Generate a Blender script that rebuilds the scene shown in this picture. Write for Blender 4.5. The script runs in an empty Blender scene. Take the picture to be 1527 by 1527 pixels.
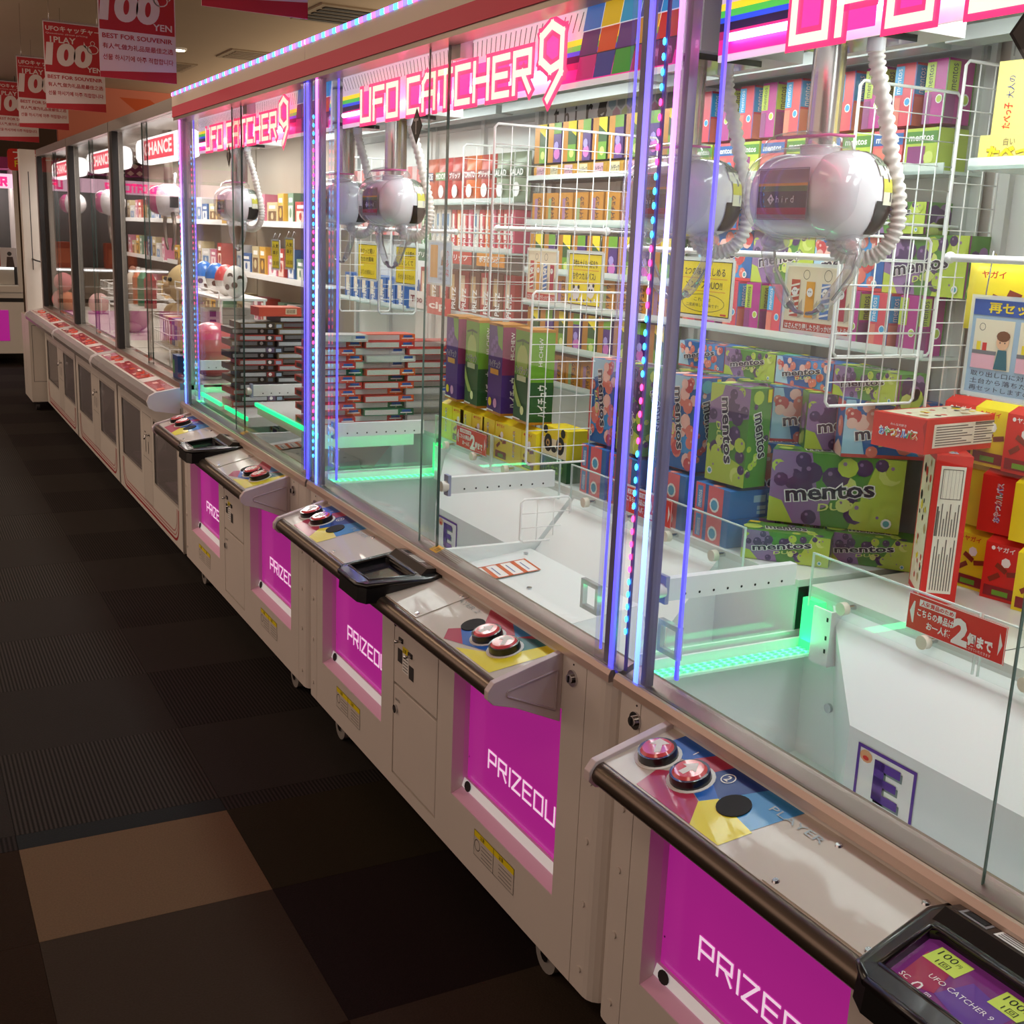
import bpy, math, random
from mathutils import Vector, Matrix

# ------------------------------------------------------------------ camera, world, exposure
S = bpy.context.scene
COL = S.collection
cam_d = bpy.data.cameras.new('camera')
cam_d.sensor_width = 36.0
cam_d.lens = 40.85
cam_d.clip_start = 0.02
cam = bpy.data.objects.new('camera', cam_d)
COL.objects.link(cam)
_r = Vector((0.88313, -0.467374, 0.0405234))
_u = Vector((0.0728676, 0.221992, 0.972322))
_f = Vector((0.463434, 0.855734, -0.230104))
cam.matrix_world = Matrix(((_r.x, _u.x, -_f.x, -1.08441), (_r.y, _u.y, -_f.y, -1.58521), (_r.z, _u.z, -_f.z, 1.4919), (0, 0, 0, 1)))
S.camera = cam

W = bpy.data.worlds.new('world')
W.use_nodes = True
W.node_tree.nodes['Background'].inputs[0].default_value = (1.0, 0.80, 0.62, 1)
W.node_tree.nodes['Background'].inputs[1].default_value = 0.06
S.world = W
S.view_settings.view_transform = 'Standard'
S.view_settings.look = 'None'
S.view_settings.gamma = 1.0
S.view_settings.exposure = 0.9
S.view_settings.use_curve_mapping = False
S.cycles.transparent_max_bounces = 32
S.cycles.max_bounces = 8
S.cycles.sample_clamp_indirect = 4.0


def area(name, loc, size, power, color, rot=(0, 0, 0), parent=None):
    d = bpy.data.lights.new(name, 'AREA')
    d.shape = 'RECTANGLE'
    d.size, d.size_y = size
    d.energy = power
    d.color = color
    o = bpy.data.objects.new(name, d)
    o.location = loc
    o.rotation_euler = rot
    COL.objects.link(o)
    if parent:
        o.parent = parent
    return o


# ceiling lights of the arcade (dim and warm) along the aisle
for yy in (-1.2, 4.2, 8.6):
    area('aisle_light', (-1.9, yy, 2.70), (0.6, 1.2), 12 if yy > 0 else 6, (1.0, 0.76, 0.55))

# added unseen fill lights that brighten the ceiling like bounced light
area('ceiling_fill_light', (3.6, 6.0, 2.15), (3.5, 11.0), 95, (1.0, 0.80, 0.55), (math.pi, 0, 0))
area('ceiling_fill_light', (-2.6, 7.0, 2.2), (1.5, 8.0), 14, (1.0, 0.80, 0.58), (math.pi, 0, 0))

# added fill light for headers and cabinet fronts, in place of an unseen row
area('aisle_fill_light', (-3.4, 3.5, 1.45), (1.9, 11.0), 32, (1.0, 0.74, 0.60), (0, math.radians(-90), 0))

R = random.Random(7)


# ------------------------------------------------------------------ materials
def lin(c):
    return tuple((x / 12.92 if x <= 0.04045 else ((x + 0.055) / 1.055) ** 2.4) for x in c)


def hexc(h):
    return lin(tuple(int(h[i:i + 2], 16) / 255 for i in (0, 2, 4)))


MATS = {}


def mat(h, rough=0.5, metal=0.0, emit=0.0, noise=0.0, nscale=60.0, bump=0.0, coat=0.0, name=None):
    key = name or (h, rough, metal, emit, noise, bump, coat)
    if key in MATS:
        return MATS[key]
    m = bpy.data.materials.new(name or 'surface_' + h)
    m.use_nodes = True
    nt = m.node_tree
    b = nt.nodes['Principled BSDF']
    c = hexc(h)
    b.inputs['Base Color'].default_value = (*c, 1)
    b.inputs['Roughness'].default_value = rough
    b.inputs['Metallic'].default_value = metal
    if coat:
        b.inputs['Coat Weight'].default_value = coat
        b.inputs['Coat Roughness'].default_value = 0.04
    if emit:
        b.inputs['Emission Color'].default_value = (*c, 1)
        b.inputs['Emission Strength'].default_value = emit
    if noise or bump:
        tc = nt.nodes.new('ShaderNodeTexCoord')
        n = nt.nodes.new('ShaderNodeTexNoise')
        n.inputs['Scale'].default_value = nscale
        n.inputs['Detail'].default_value = 4
        nt.links.new(tc.outputs['Object'], n.inputs['Vector'])
        if noise:
            r = nt.nodes.new('ShaderNodeMix')
            r.data_type = 'RGBA'
            r.inputs[6].default_value = (*[x * (1 - noise) for x in c], 1)
            r.inputs[7].default_value = (*[min(1, x * (1 + noise)) for x in c], 1)
            nt.links.new(n.outputs['Fac'], r.inputs[0])
            nt.links.new(r.outputs[2], b.inputs['Base Color'])
        if bump:
            bn = nt.nodes.new('ShaderNodeBump')
            bn.inputs['Strength'].default_value = bump
            bn.inputs['Distance'].default_value = 0.002
            nt.links.new(n.outputs['Fac'], bn.inputs['Height'])
            nt.links.new(bn.outputs[0], b.inputs['Normal'])
    MATS[key] = m
    return m


def glass_mat(name, tint=(1, 1, 1), refl=0.75, base=0.015, rough=0.0, alpha=0.0, body=(1, 1, 1)):
    if name in MATS:
        return MATS[name]
    m = bpy.data.materials.new(name)
    m.use_nodes = True
    nt = m.node_tree
    nt.nodes.clear()
    out = nt.nodes.new('ShaderNodeOutputMaterial')
    tr = nt.nodes.new('ShaderNodeBsdfTransparent')
    tr.inputs[0].default_value = (*tint, 1)
    gl = nt.nodes.new('ShaderNodeBsdfGlossy')
    gl.inputs['Roughness'].default_value = rough
    fr = nt.nodes.new('ShaderNodeLayerWeight')
    fr.inputs[0].default_value = 0.5
    pw = nt.nodes.new('ShaderNodeMath')
    pw.operation = 'POWER'
    pw.inputs[1].default_value = 4.0
    nt.links.new(fr.outputs['Facing'], pw.inputs[0])
    ma = nt.nodes.new('ShaderNodeMath')
    ma.operation = 'MULTIPLY_ADD'
    ma.inputs[1].default_value = refl
    ma.inputs[2].default_value = base
    ma.use_clamp = True
    mx = nt.nodes.new('ShaderNodeMixShader')
    nt.links.new(pw.outputs[0], ma.inputs[0])
    nt.links.new(ma.outputs[0], mx.inputs[0])
    if alpha:
        df = nt.nodes.new('ShaderNodeBsdfDiffuse')
        df.inputs[0].default_value = (*body, 1)
        m2 = nt.nodes.new('ShaderNodeMixShader')
        m2.inputs[0].default_value = alpha
        nt.links.new(tr.outputs[0], m2.inputs[1])
        nt.links.new(df.outputs[0], m2.inputs[2])
        nt.links.new(m2.outputs[0], mx.inputs[1])
    else:
        nt.links.new(tr.outputs[0], mx.inputs[1])
    nt.links.new(gl.outputs[0], mx.inputs[2])
    nt.links.new(mx.outputs[0], out.inputs[0])
    MATS[name] = m
    return m


def glow(h, strength, name=None):
    return mat(h, 0.5, emit=strength, name=name)


def ramp_glow(name, stops, strength, axis=2, scale=1.0, offset=0.0, const=False, repeat=False):
    """light tape whose colour runs along one object axis"""
    if name in MATS:
        return MATS[name]
    m = bpy.data.materials.new(name)
    m.use_nodes = True
    nt = m.node_tree
    b = nt.nodes['Principled BSDF']
    b.inputs['Base Color'].default_value = (0.3, 0.3, 0.4, 1)
    tc = nt.nodes.new('ShaderNodeTexCoord')
    sp = nt.nodes.new('ShaderNodeSeparateXYZ')
    nt.links.new(tc.outputs['Object'], sp.inputs[0])
    ma = nt.nodes.new('ShaderNodeMath')
    ma.operation = 'MULTIPLY_ADD'
    ma.inputs[1].default_value = scale
    ma.inputs[2].default_value = offset
    nt.links.new(sp.outputs[axis], ma.inputs[0])
    last = ma.outputs[0]
    if repeat:
        fr = nt.nodes.new('ShaderNodeMath')
        fr.operation = 'FRACT'
        nt.links.new(last, fr.inputs[0])
        last = fr.outputs[0]
    cr = nt.nodes.new('ShaderNodeValToRGB')
    cr.color_ramp.interpolation = 'CONSTANT' if const else 'LINEAR'
    els = cr.color_ramp.elements
    while len(els) < len(stops):
        els.new(0.5)
    for e, (p, h) in zip(els, stops):
        e.position = p
    for e, (p, h) in zip(els, stops):
        e.color = (*hexc(h), 1)
    nt.links.new(last, cr.inputs[0])
    nt.links.new(cr.outputs[0], b.inputs['Emission Color'])
    b.inputs['Emission Strength'].default_value = strength
    MATS[name] = m
    return m


GLASS = glass_mat('clear_glass', (0.985, 0.993, 0.990), 0.5, 0.022)
GLASS_SIDE = glass_mat('side_glass', (0.988, 0.995, 0.992), 0.4, 0.012)
GLASS_EDGE = mat('2f4a45', 0.2)
ACRYL = glass_mat('clear_acrylic', (0.985, 1.0, 0.995), 0.5, 0.03, 0.03, 0.05, (0.8, 1.0, 0.95))
ACRYL_EDGE = glass_mat('acrylic_edge', (0.96, 1.0, 0.98), 0.6, 0.08, 0.1, 0.6, (0.9, 1.0, 0.98))
CLAWCLEAR = glass_mat('clear_claw_plastic', (0.98, 0.98, 0.99), 0.8, 0.05, 0.05, 0.05, (0.95, 0.95, 0.98))
POSTCLEAR = glass_mat('post_acrylic', (0.95, 0.95, 1.0), 0.6, 0.03, 0.05, 0.05, (0.7, 0.7, 0.95))
GREY_PANE = glass_mat('smoked_pane', (0.72, 0.70, 0.71), 0.5, 0.03, 0.08, 0.22, (0.62, 0.58, 0.60))
WHITE = mat('e8e8e6', 0.45)
CAB = mat('d8cfc8', 0.42, noise=0.03, nscale=8, bump=0.05, name='cabinet_paint')
CAB2 = mat('d9d4cd', 0.38, noise=0.04, nscale=6, name='older_cabinet_paint')
INNER = mat('e9eeee', 0.35, name='inner_white_panel')
HANDLE = glass_mat('handle_plastic', (0.9, 0.93, 0.93), 0.8, 0.10, 0.08, 0.45, (0.80, 0.86, 0.88))
PLATE = mat('c9bfb6', 0.42, coat=0.22, name='console_plate')
STEEL = mat('958980', 0.34, metal=0.7, name='brushed_steel')
DSTEEL = mat('6e6258', 0.30, metal=0.85, name='dark_bar_metal')
CHROME = mat('c8c8cc', 0.12, metal=1.0, name='chrome')
BLACK = mat('121214', 0.28, coat=0.5, name='black_plastic')
MATT = mat('1d1c1e', 0.7)
DGREY = mat('3a383a', 0.5)
WIRE = mat('f4f4f4', 0.35, name='white_wire')
CREAM = mat('f3e3cf', 0.5, name='cream_band')
PINKB = mat('e83a5c', 0.5, name='pink_band')
MAG = mat('bc2a9e', 0.22, emit=0.23, coat=0.5, name='magenta_door')  # glow stands in for inside light shining through the acrylic
SIGNW = mat('f2f0ee', 0.5, name='print_white')
GOLD = mat('d99a35', 0.32, name='gold_card')
YEL = mat('f3dc1c', 0.45, name='print_yellow')
RED = mat('d8281e', 0.45, name='print_red')


# ------------------------------------------------------------------ text and strokes
TXT = {}


def glyphs(s, bold=0.0, res=2):
    k = (s, bold, res)
    if k in TXT:
        return TXT[k]
    cu = bpy.data.curves.new('lettering', 'FONT')
    cu.body = s
    cu.resolution_u = res
    cu.offset = bold
    o = bpy.data.objects.new('lettering', cu)
    COL.objects.link(o)
    dg = bpy.context.evaluated_depsgraph_get()
    me = bpy.data.meshes.new_from_object(o.evaluated_get(dg))
    vs = [(v.co.x, v.co.y) for v in me.vertices]
    fs = [tuple(q.vertices) for q in me.polygons]
    bpy.data.objects.remove(o)
    bpy.data.curves.remove(cu)
    bpy.data.meshes.remove(me)
    if bold:
        g0 = glyphs(s, 0.0, res)
        x0, y0 = g0[4]
        TXT[k] = ([((a - x0), (b - y0)) for a, b in vs], fs, g0[2], g0[3], (x0, y0))
        return TXT[k]
    if vs:
        x0 = min(a for a, b in vs); x1 = max(a for a, b in vs)
        y0 = min(b for a, b in vs); y1 = max(b for a, b in vs)
    else:
        x0 = y0 = 0; x1 = y1 = 1
    TXT[k] = ([((a - x0), (b - y0)) for a, b in vs], fs, x1 - x0, y1 - y0, (x0, y0))
    return TXT[k]


STROKE = {
    'U': [[(0, 5), (0, 0), (3, 0), (3, 5)]],
    'F': [[(0, 0), (0, 5), (3, 5)], [(0, 2.8), (2.4, 2.8)]],
    'O': [[(0, 0), (0, 5), (3, 5), (3, 0), (0, 0)]],
    'C': [[(3, 5), (0, 5), (0, 0), (3, 0)]],
    'A': [[(0, 0), (0, 4), (.8, 5), (3, 5), (3, 0)], [(0, 2.3), (3, 2.3)]],
    'T': [[(0, 5), (3, 5)], [(1.5, 5), (1.5, 0)]],
    'H': [[(0, 0), (0, 5)], [(3, 0), (3, 5)], [(0, 2.6), (3, 2.6)]],
    'E': [[(3, 5), (0, 5), (0, 0), (3, 0)], [(0, 2.6), (2.6, 2.6)]],
    'R': [[(0, 0), (0, 5), (3, 5), (3, 2.4), (0, 2.4)], [(1.6, 2.4), (3, 0)]],
    'P': [[(0, 0), (0, 5), (3, 5), (3, 2.2), (0, 2.2)]],
    'I': [[(0.3, 0), (0.3, 5)]],
    'Z': [[(0, 5), (3, 5), (0, 0), (3, 0)]],
    'L': [[(0, 5), (0, 0), (3, 0)]],
    'Y': [[(0, 5), (0, 2.6), (3, 2.6)], [(3, 5), (3, 0), (0.6, 0)]],
    '1': [[(1, 5), (2, 5), (2, 0)]],
    '2': [[(0, 5), (3, 5), (3, 2.6), (0, 2.6), (0, 0), (3, 0)]],
    '9': [[(2.9, 2.6), (1.6, 2.0), (0.3, 3.4), (0.3, 6.4), (1.6, 7.6), (3, 6.4), (3, 1.5), (1.4, -1.6)]],
}


def stroke_width(s):
    return sum(1.9 if c == ' ' else (1.4 if c == 'I' else 4.2) for c in s) - 1.2


class Frame:
    """a plane in space: origin, right and up; the print lies on it"""

    def __init__(self, o, u, v):
        self.o = Vector(o); self.u = Vector(u).normalized(); self.v = Vector(v).normalized()
        self.n = self.u.cross(self.v)

    def p(self, x, y, h=0.0):
        return self.o + self.u * x + self.v * y + self.n * h


EPS = 0.0005


class MB:
    def __init__(self):
        self.v = []; self.f = []; self.mi = []; self.mats = []; self.sm = []

    def m(self, mt):
        if mt not in self.mats:
            self.mats.append(mt)
        return self.mats.index(mt)

    def add(self, vs, fs, mt, smooth=False):
        b = len(self.v)
        self.v += [tuple(x) for x in vs]
        i = self.m(mt)
        for f in fs:
            self.f.append(tuple(b + k for k in f)); self.mi.append(i); self.sm.append(smooth)
        return self

    def box(self, x0, x1, y0, y1, z0, z1, mt):
        vs = [(x, y, z) for x in (x0, x1) for y in (y0, y1) for z in (z0, z1)]
        return self.add(vs, [(0, 1, 3, 2), (4, 6, 7, 5), (0, 4, 5, 1), (2, 3, 7, 6), (0, 2, 6, 4), (1, 5, 7, 3)], mt)

    def rbox(self, x0, x1, y0, y1, z0, z1, mt, c=0.01, axis='z'):
        """box with chamfered edges along one axis"""
        def rect(a0, a1, b0, b1):
            k = c * 0.3
            return [(a0 + c, b0), (a1 - c, b0), (a1 - k, b0 + k), (a1, b0 + c), (a1, b1 - c), (a1 - k, b1 - k), (a1 - c, b1), (a0 + c, b1), (a0 + k, b1 - k), (a0, b1 - c), (a0, b0 + c), (a0 + k, b0 + k)]
        if axis == 'z':
            return self.prism([(a, b, z0) for a, b in rect(x0, x1, y0, y1)], (0, 0, z1 - z0), mt)
        if axis == 'y':
            return self.prism([(a, y0, b) for a, b in rect(x0, x1, z0, z1)][::-1], (0, y1 - y0, 0), mt)
        return self.prism([(x0, a, b) for a, b in rect(y0, y1, z0, z1)], (x1 - x0, 0, 0), mt)

    def prism(self, pts, d, mt, smooth=False):
        n = len(pts); d = Vector(d)
        vs = [tuple(q) for q in pts] + [tuple(Vector(q) + d) for q in pts]
        fs = [tuple(range(n))[::-1], tuple(range(n, 2 * n))] + [(i, (i + 1) % n, n + (i + 1) % n, n + i) for i in range(n)]
        return self.add(vs, fs, mt, smooth)

    def quad(self, a, b, c, d, mt):
        return self.add([a, b, c, d], [(0, 1, 2, 3)], mt)

    def cyl(self, p, q, r, mt, n=12, r2=None, smooth=True):
        p = Vector(p); q = Vector(q); d = (q - p).normalized()
        a = d.orthogonal().normalized(); b = d.cross(a)
        r2 = r if r2 is None else r2
        vs = []
        for c, rr in ((p, r), (q, r2)):
            vs += [c + (a * math.cos(t) + b * math.sin(t)) * rr for t in (2 * math.pi * i / n for i in range(n))]
        self.add(vs, [(i, (i + 1) % n, n + (i + 1) % n, n + i) for i in range(n)], mt, smooth)
        self.add(vs, [tuple(range(n))[::-1], tuple(range(n, 2 * n))], mt)
        return self

    def tube(self, path, r, mt, n=8):
        pts = [Vector(q) for q in path]
        vs = []; a = None
        for i, c in enumerate(pts):
            d = (pts[min(i + 1, len(pts) - 1)] - pts[max(i - 1, 0)]).normalized()
            if a is None:
                a = d.orthogonal().normalized()
            a = (a - d * a.dot(d)).normalized(); b = d.cross(a)
            rr = r[i] if isinstance(r, (list, tuple)) else r
            vs += [c + (a * math.cos(t) + b * math.sin(t)) * rr for t in (2 * math.pi * k / n for k in range(n))]
        fs = []
        for i in range(len(pts) - 1):
            fs += [(i * n + k, i * n + (k + 1) % n, (i + 1) * n + (k + 1) % n, (i + 1) * n + k) for k in range(n)]
        fs += [tuple(range(n))[::-1], tuple(range((len(pts) - 1) * n, len(pts) * n))]
        return self.add(vs, fs, mt, True)

    def ell(self, c, r, mt, nu=14, nv=9, p=1.0, cut=None):
        """ellipsoid; p<1 gives a squarer superellipsoid"""
        vs = []; fs = []
        sg = lambda t: math.copysign(abs(t) ** p, t)
        for j in range(nv + 1):
            ph = -math.pi / 2 + math.pi * j / nv
            for i in range(nu):
                th = 2 * math.pi * i / nu
                vs.append((c[0] + r[0] * sg(math.cos(ph)) * sg(math.cos(th)), c[1] + r[1] * sg(math.cos(ph)) * sg(math.sin(th)), c[2] + r[2] * sg(math.sin(ph))))
        for j in range(nv):
            for i in range(nu):
                q = (j * nu + i, j * nu + (i + 1) % nu, (j + 1) * nu + (i + 1) % nu, (j + 1) * nu + i)
                if cut and not cut(sum((Vector(vs[k]) for k in q), Vector()) / 4):
                    continue
                fs.append(q)
        return self.add(vs, fs, mt, True)

    # ---- flat print on a frame
    def rect(self, F, x0, y0, x1, y1, mt, h=1):
        return self.add([F.p(x0, y0, h * EPS), F.p(x1, y0, h * EPS), F.p(x1, y1, h * EPS), F.p(x0, y1, h * EPS)], [(0, 1, 2, 3)], mt)

    def poly(self, F, pts, mt, h=1):
        return self.add([F.p(a, b, h * EPS) for a, b in pts], [tuple(range(len(pts)))], mt)

    def disc(self, F, x, y, r, mt, h=1, n=10, ry=None):
        ry = ry or r
        return self.poly(F, [(x + r * math.cos(2 * math.pi * i / n), y + ry * math.sin(2 * math.pi * i / n)) for i in range(n)], mt, h)

    def ring(self, F, x, y, r, w, mt, h=1, n=16, ry=None):
        ry = ry or r
        a = [(x + r * math.cos(2 * math.pi * i / n), y + ry * math.sin(2 * math.pi * i / n)) for i in range(n)]
        b = [(x + (r - w) * math.cos(2 * math.pi * i / n), y + (ry - w) * math.sin(2 * math.pi * i / n)) for i in range(n)]
        return self.add([F.p(*q, h * EPS) for q in a + b], [(i, (i + 1) % n, n + (i + 1) % n, n + i) for i in range(n)], mt)

    def frame(self, F, x0, y0, x1, y1, w, mt, h=1):
        for q in ((x0, y0, x1, y0 + w), (x0, y1 - w, x1, y1), (x0, y0 + w, x0 + w, y1 - w), (x1 - w, y0 + w, x1, y1 - w)):
            self.rect(F, *q, mt, h)
        return self

    def text(self, F, s, x, y, size, mt, h=2, wid=None, rot=0.0, bold=0.0, center=False, shear=0.0, res=2):
        vs, fs, tw, th, _ = glyphs(s, bold, res)
        if not vs:
            return self
        sy = size / th
        sx = (wid / tw) if wid else sy
        ca, sa = math.cos(rot), math.sin(rot)
        ox = -tw * sx / 2 if center else 0
        out = []
        for a, b in vs:
            a2 = a * sx + ox + shear * b * sy; b2 = b * sy
            out.append(F.p(x + a2 * ca - b2 * sa, y + a2 * sa + b2 * ca, h * EPS))
        return self.add(out, fs, mt)

    def strokes(self, F, s, x, y, height, w, mt, h=1, wid=None, shear=0.0, pen=None, diag=0.0, skip=''):
        k = height / 5.0
        kx = wid / stroke_width(s) if wid else k
        cx = 0.0
        for c in s:
            if c == ' ':
                cx += 1.9; continue
            for pl in STROKE[c]:
                if c in skip:
                    break
                q = [Vector((x + (cx + a) * kx + shear * b * k, y + b * k)) for a, b in pl]
                for i in range(len(q) - 1):
                    d = q[i + 1] - q[i]
                    if d.length < 1e-6:
                        continue
                    d.normalize(); n = Vector((-d.y, d.x)) * (w / 2); e = d * (w / 2)
                    a, b = q[i] - e, q[i + 1] + e
                    self.poly(F, [tuple(a - n), tuple(b - n), tuple(b + n), tuple(a + n)], mt, h + 0.02 * (i % 7))
            cx += 1.4 if c == 'I' else 4.2
        return self

    def mesh(self, name):
        me = bpy.data.meshes.new(name)
        me.from_pydata(self.v, [], self.f)
        for mt in self.mats:
            me.materials.append(mt)
        me.polygons.foreach_set('material_index', self.mi)
        me.polygons.foreach_set('use_smooth', self.sm)
        me.update()
        return me

    def obj(self, name, parent=None, label=None, cat=None, group=None, kind=None, loc=None, bevel=0.0):
        o = bpy.data.objects.new(name, self.mesh(name))
        COL.objects.link(o)
        if parent: o.parent = parent
        if loc: o.location = loc
        tag(o, label, cat, group, kind)
        if bevel:
            bv = o.modifiers.new('bevel', 'BEVEL'); bv.width = bevel; bv.segments = 2; bv.limit_method = 'ANGLE'
        return o


def tag(o, label=None, cat=None, group=None, kind=None):
    if label: o['label'] = label
    if cat: o['category'] = cat
    if group: o['group'] = group
    if kind: o['kind'] = kind
    return o


def empty(name, loc, label, cat, group=None, rz=0.0):
    o = bpy.data.objects.new(name, None)
    o.empty_display_size = 0.05
    COL.objects.link(o)
    o.location = loc
    o.rotation_euler = (0, 0, rz)
    return tag(o, label, cat, group)


def inst(me, name, loc, xa=(1, 0, 0), ya=(0, 1, 0), parent=None, label=None, cat=None, group=None, jig=0.0, rz=0.0):
    """one more individual of a mesh, turned so that its own x and y run along xa and ya"""
    o = bpy.data.objects.new(name, me)
    COL.objects.link(o)
    xa = Vector(xa).normalized(); ya = Vector(ya).normalized(); za = xa.cross(ya)
    M = Matrix((xa, ya, za)).transposed()
    if jig or rz:
        M = Matrix.Rotation(rz + R.uniform(-jig, jig), 3, 'Z') @ M
    o.matrix_world = Matrix.Translation(loc) @ M.to_4x4()
    if parent: o.parent = parent
    return tag(o, label, cat, group)


ORD = ['', 'first', 'second', 'third', 'fourth', 'fifth', 'sixth', 'seventh', 'eighth', 'ninth', 'tenth', 'eleventh', 'twelfth', 'thirteenth', 'fourteenth', 'fifteenth', 'sixteenth']


def nth(i, n, a='leftmost', b='rightmost', frm='from the left'):
    if i == 0: return a
    if i == n - 1: return b
    return ORD[i + 1] + ' ' + frm


def FX(x, yl, z0):            # a face turned to the aisle (-x): right is -y
    return Frame((x, yl, z0), (0, -1, 0), (0, 0, 1))


def FYm(x0, y, z0):           # a face turned to the camera end (-y): right is +x
    return Frame((x0, y, z0), (1, 0, 0), (0, 0, 1))

# ================================================================== SETTING
fl = MB(); fl.box(-4.0, 3.2, -3.5, 14.0, -0.05, -0.012, mat('14110f', 0.95, name='floor_slab'))
floor = fl.obj('floor', kind='structure')


def carpet(name, h, ribs=0.0, axis=1):
    m = mat(h, 0.95, noise=0.28, nscale=220, bump=0.6, name=name)
    nt = m.node_tree
    b = nt.nodes['Principled BSDF']
    b.inputs['Specular IOR Level'].default_value = 0.15
    if ribs:
        tc = nt.nodes.new('ShaderNodeTexCoord')
        w = nt.nodes.new('ShaderNodeTexWave')
        w.bands_direction = 'X' if axis == 0 else 'Y'
        w.inputs['Scale'].default_value = 28.0
        w.inputs['Distortion'].default_value = 0.15
        nt.links.new(tc.outputs['Object'], w.inputs['Vector'])
        old = b.inputs['Base Color'].links[0].from_socket
        mx = nt.nodes.new('ShaderNodeMix'); mx.data_type = 'RGBA'; mx.blend_type = 'MULTIPLY'
        mx.inputs[0].default_value = ribs
        nt.links.new(old, mx.inputs[6]); nt.links.new(w.outputs['Color'], mx.inputs[7])
        nt.links.new(mx.outputs[2], b.inputs['Base Color'])
    return m


C_PL = carpet('carpet_charcoal', '2a2623')
C_RB = carpet('carpet_ribbed_charcoal', '3a3531', 0.8, 0)
C_RB2 = carpet('carpet_ribbed_dark', '2e2826', 0.8, 0)
C_BE = carpet('carpet_beige', '64503c')
C_BR = carpet('carpet_taupe', '352b22')
C_DB = carpet('carpet_dark_brown', '26180c')
C_OL = carpet('carpet_olive', '241e10')
C_WN = carpet('carpet_wine_black', '1a1010')
C_BG = carpet('carpet_slate', '222526')
tm = {}


def tile(x0, x1, y0, y1, mt):
    k = (round(x1 - x0, 3), round(y1 - y0, 3), mt.name)
    if k not in tm:
        b = MB(); w, d = x1 - x0 - 0.0004, y1 - y0 - 0.0004
        b.box(0.0004, w, 0.0004, d, -0.012, 0.0, mt)
        tm[k] = b.mesh('carpet_tile')
    o = bpy.data.objects.new('carpet_tile', tm[k]); COL.objects.link(o)
    o.location = (x0, y0, R.uniform(-0.0006, 0)); o.parent = floor
    return o


xs = [-0.39 + 0.505 * k for k in range(-5, 4)]
ys = [-0.22, 0.275, 0.785]
near = {(-1, 1): C_BR, (-1, 0): C_DB, (-2, 1): C_DB, (-2, 0): C_BR, (0, 1): C_WN, (0, 0): C_BR, (1, 1): C_DB, (-2, 2): C_DB, (0, 2): C_OL, (1, 2): C_WN, (1, 0): C_WN}
for i in range(len(xs) - 1):
    k = i - 5
    for j in range(-4, 3):
        y0 = 0.275 + 0.5 * (j - 1) if j < 2 else 0.785
        y1 = y0 + 0.5 if j < 1 else (0.785 if j == 1 else 1.2)
        mt = near.get((k, j), [C_DB, C_WN, C_BR, C_OL][(k * 3 + j) % 4])
        if (k, j) == (-1, 2): mt = C_BE
        tile(xs[i], xs[i + 1], y0, y1, mt)
    tile(xs[i], xs[i + 1], 1.2, 1.275, C_BG if k == -1 else C_RB2)
    y = 1.275
    for j in range(22):
        mt = (C_RB if (j + k) % 2 else C_PL) if k < 0 else (C_RB2 if (j + k) % 2 else C_PL)
        tile(xs[i], xs[i + 1], y, y + 0.49, mt); y += 0.49

litter = MB(); litter.add([(-1.02, 0.62, 0.002), (-1.005, 0.625, 0.006), (-1.0, 0.60, 0.003), (-1.012, 0.595, 0.005)], [(0, 1, 2), (0, 2, 3)], SIGNW)
litter.add([(-1.02, 0.62, 0.001), (-1.0, 0.60, 0.001), (-1.012, 0.595, 0.001)], [(0, 2, 1)], SIGNW)
litter.obj('paper_scrap', label='tiny white scrap of paper lying on the dark carpet', cat='litter')

ce = MB(); ce.box(-4.0, 7.0, -3.5, 14.0, 2.78, 2.84, mat('bda890', 0.8, noise=0.04, nscale=3, name='ceiling_paint')); ce.obj('ceiling', kind='structure')
wl = MB(); wl.box(-4.1, -4.0, -3.5, 14.0, 0, 2.78, mat('8f8478', 0.8)); wl.obj('wall_left', kind='structure')
wb = MB(); wb.box(-4.0, 7.0, 13.9, 14.0, 0, 2.78, mat('9a8472', 0.8)); wb.obj('wall_back', kind='structure')
wn = MB(); wn.box(-4.0, 7.0, -3.6, -3.5, 0, 2.78, mat('6d625a', 0.8)); wn.obj('wall_near', kind='structure')
wr = MB(); wr.box(7.0, 7.1, -3.5, 14.0, 0, 2.78, mat('b0a090', 0.8)); wr.obj('wall_right', kind='structure')

# salmon fascia band with white swoosh and net pattern over the far end
fa = MB()
FO = mat('e58a72', 0.6, name='salmon_fascia')
fa.box(0.55, 5.0, 11.2, 11.3, 2.12, 2.779, FO)
Ff = FYm(0.55, 11.2, 2.12)
fa.poly(Ff, [(0.6, 0.58), (0.9, 0.35), (1.6, 0.2), (2.6, 0.18), (2.6, 0.24), (1.7, 0.30), (1.1, 0.44), (0.9, 0.58)], mat('d9602f', 0.6))
fa.box(0.45, 3.0, 11.12, 11.19, 1.93, 2.14, MATT)
Fn = FYm(0.45, 11.12, 1.93)
for i in range(28):
    for j in range(3):
        cx = 0.05 + i * 0.09 + (0.045 if j % 2 else 0); cy = 0.035 + j * 0.07
        fa.poly(Fn, [(cx - .035, cy), (cx, cy - .028), (cx + .035, cy), (cx, cy + .028)], SIGNW)
fa.obj('salmon_fascia_board', label='salmon fascia board with orange swoosh and black and white net strip', cat='fascia')
fg = MB(); fg.rbox(0.05, 0.62, 10.9, 10.94, 1.92, 2.12, RED, 0.03, 'y')
Fg = FYm(0.05, 10.9, 1.92)
fg.text(Fg, 'Figure', 0.06, 0.015, 0.075, YEL, 2, bold=0.02); fg.text(Fg, 'フィギュア', 0.05, 0.10, 0.085, SIGNW, 2, wid=0.46, bold=0.02)
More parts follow.
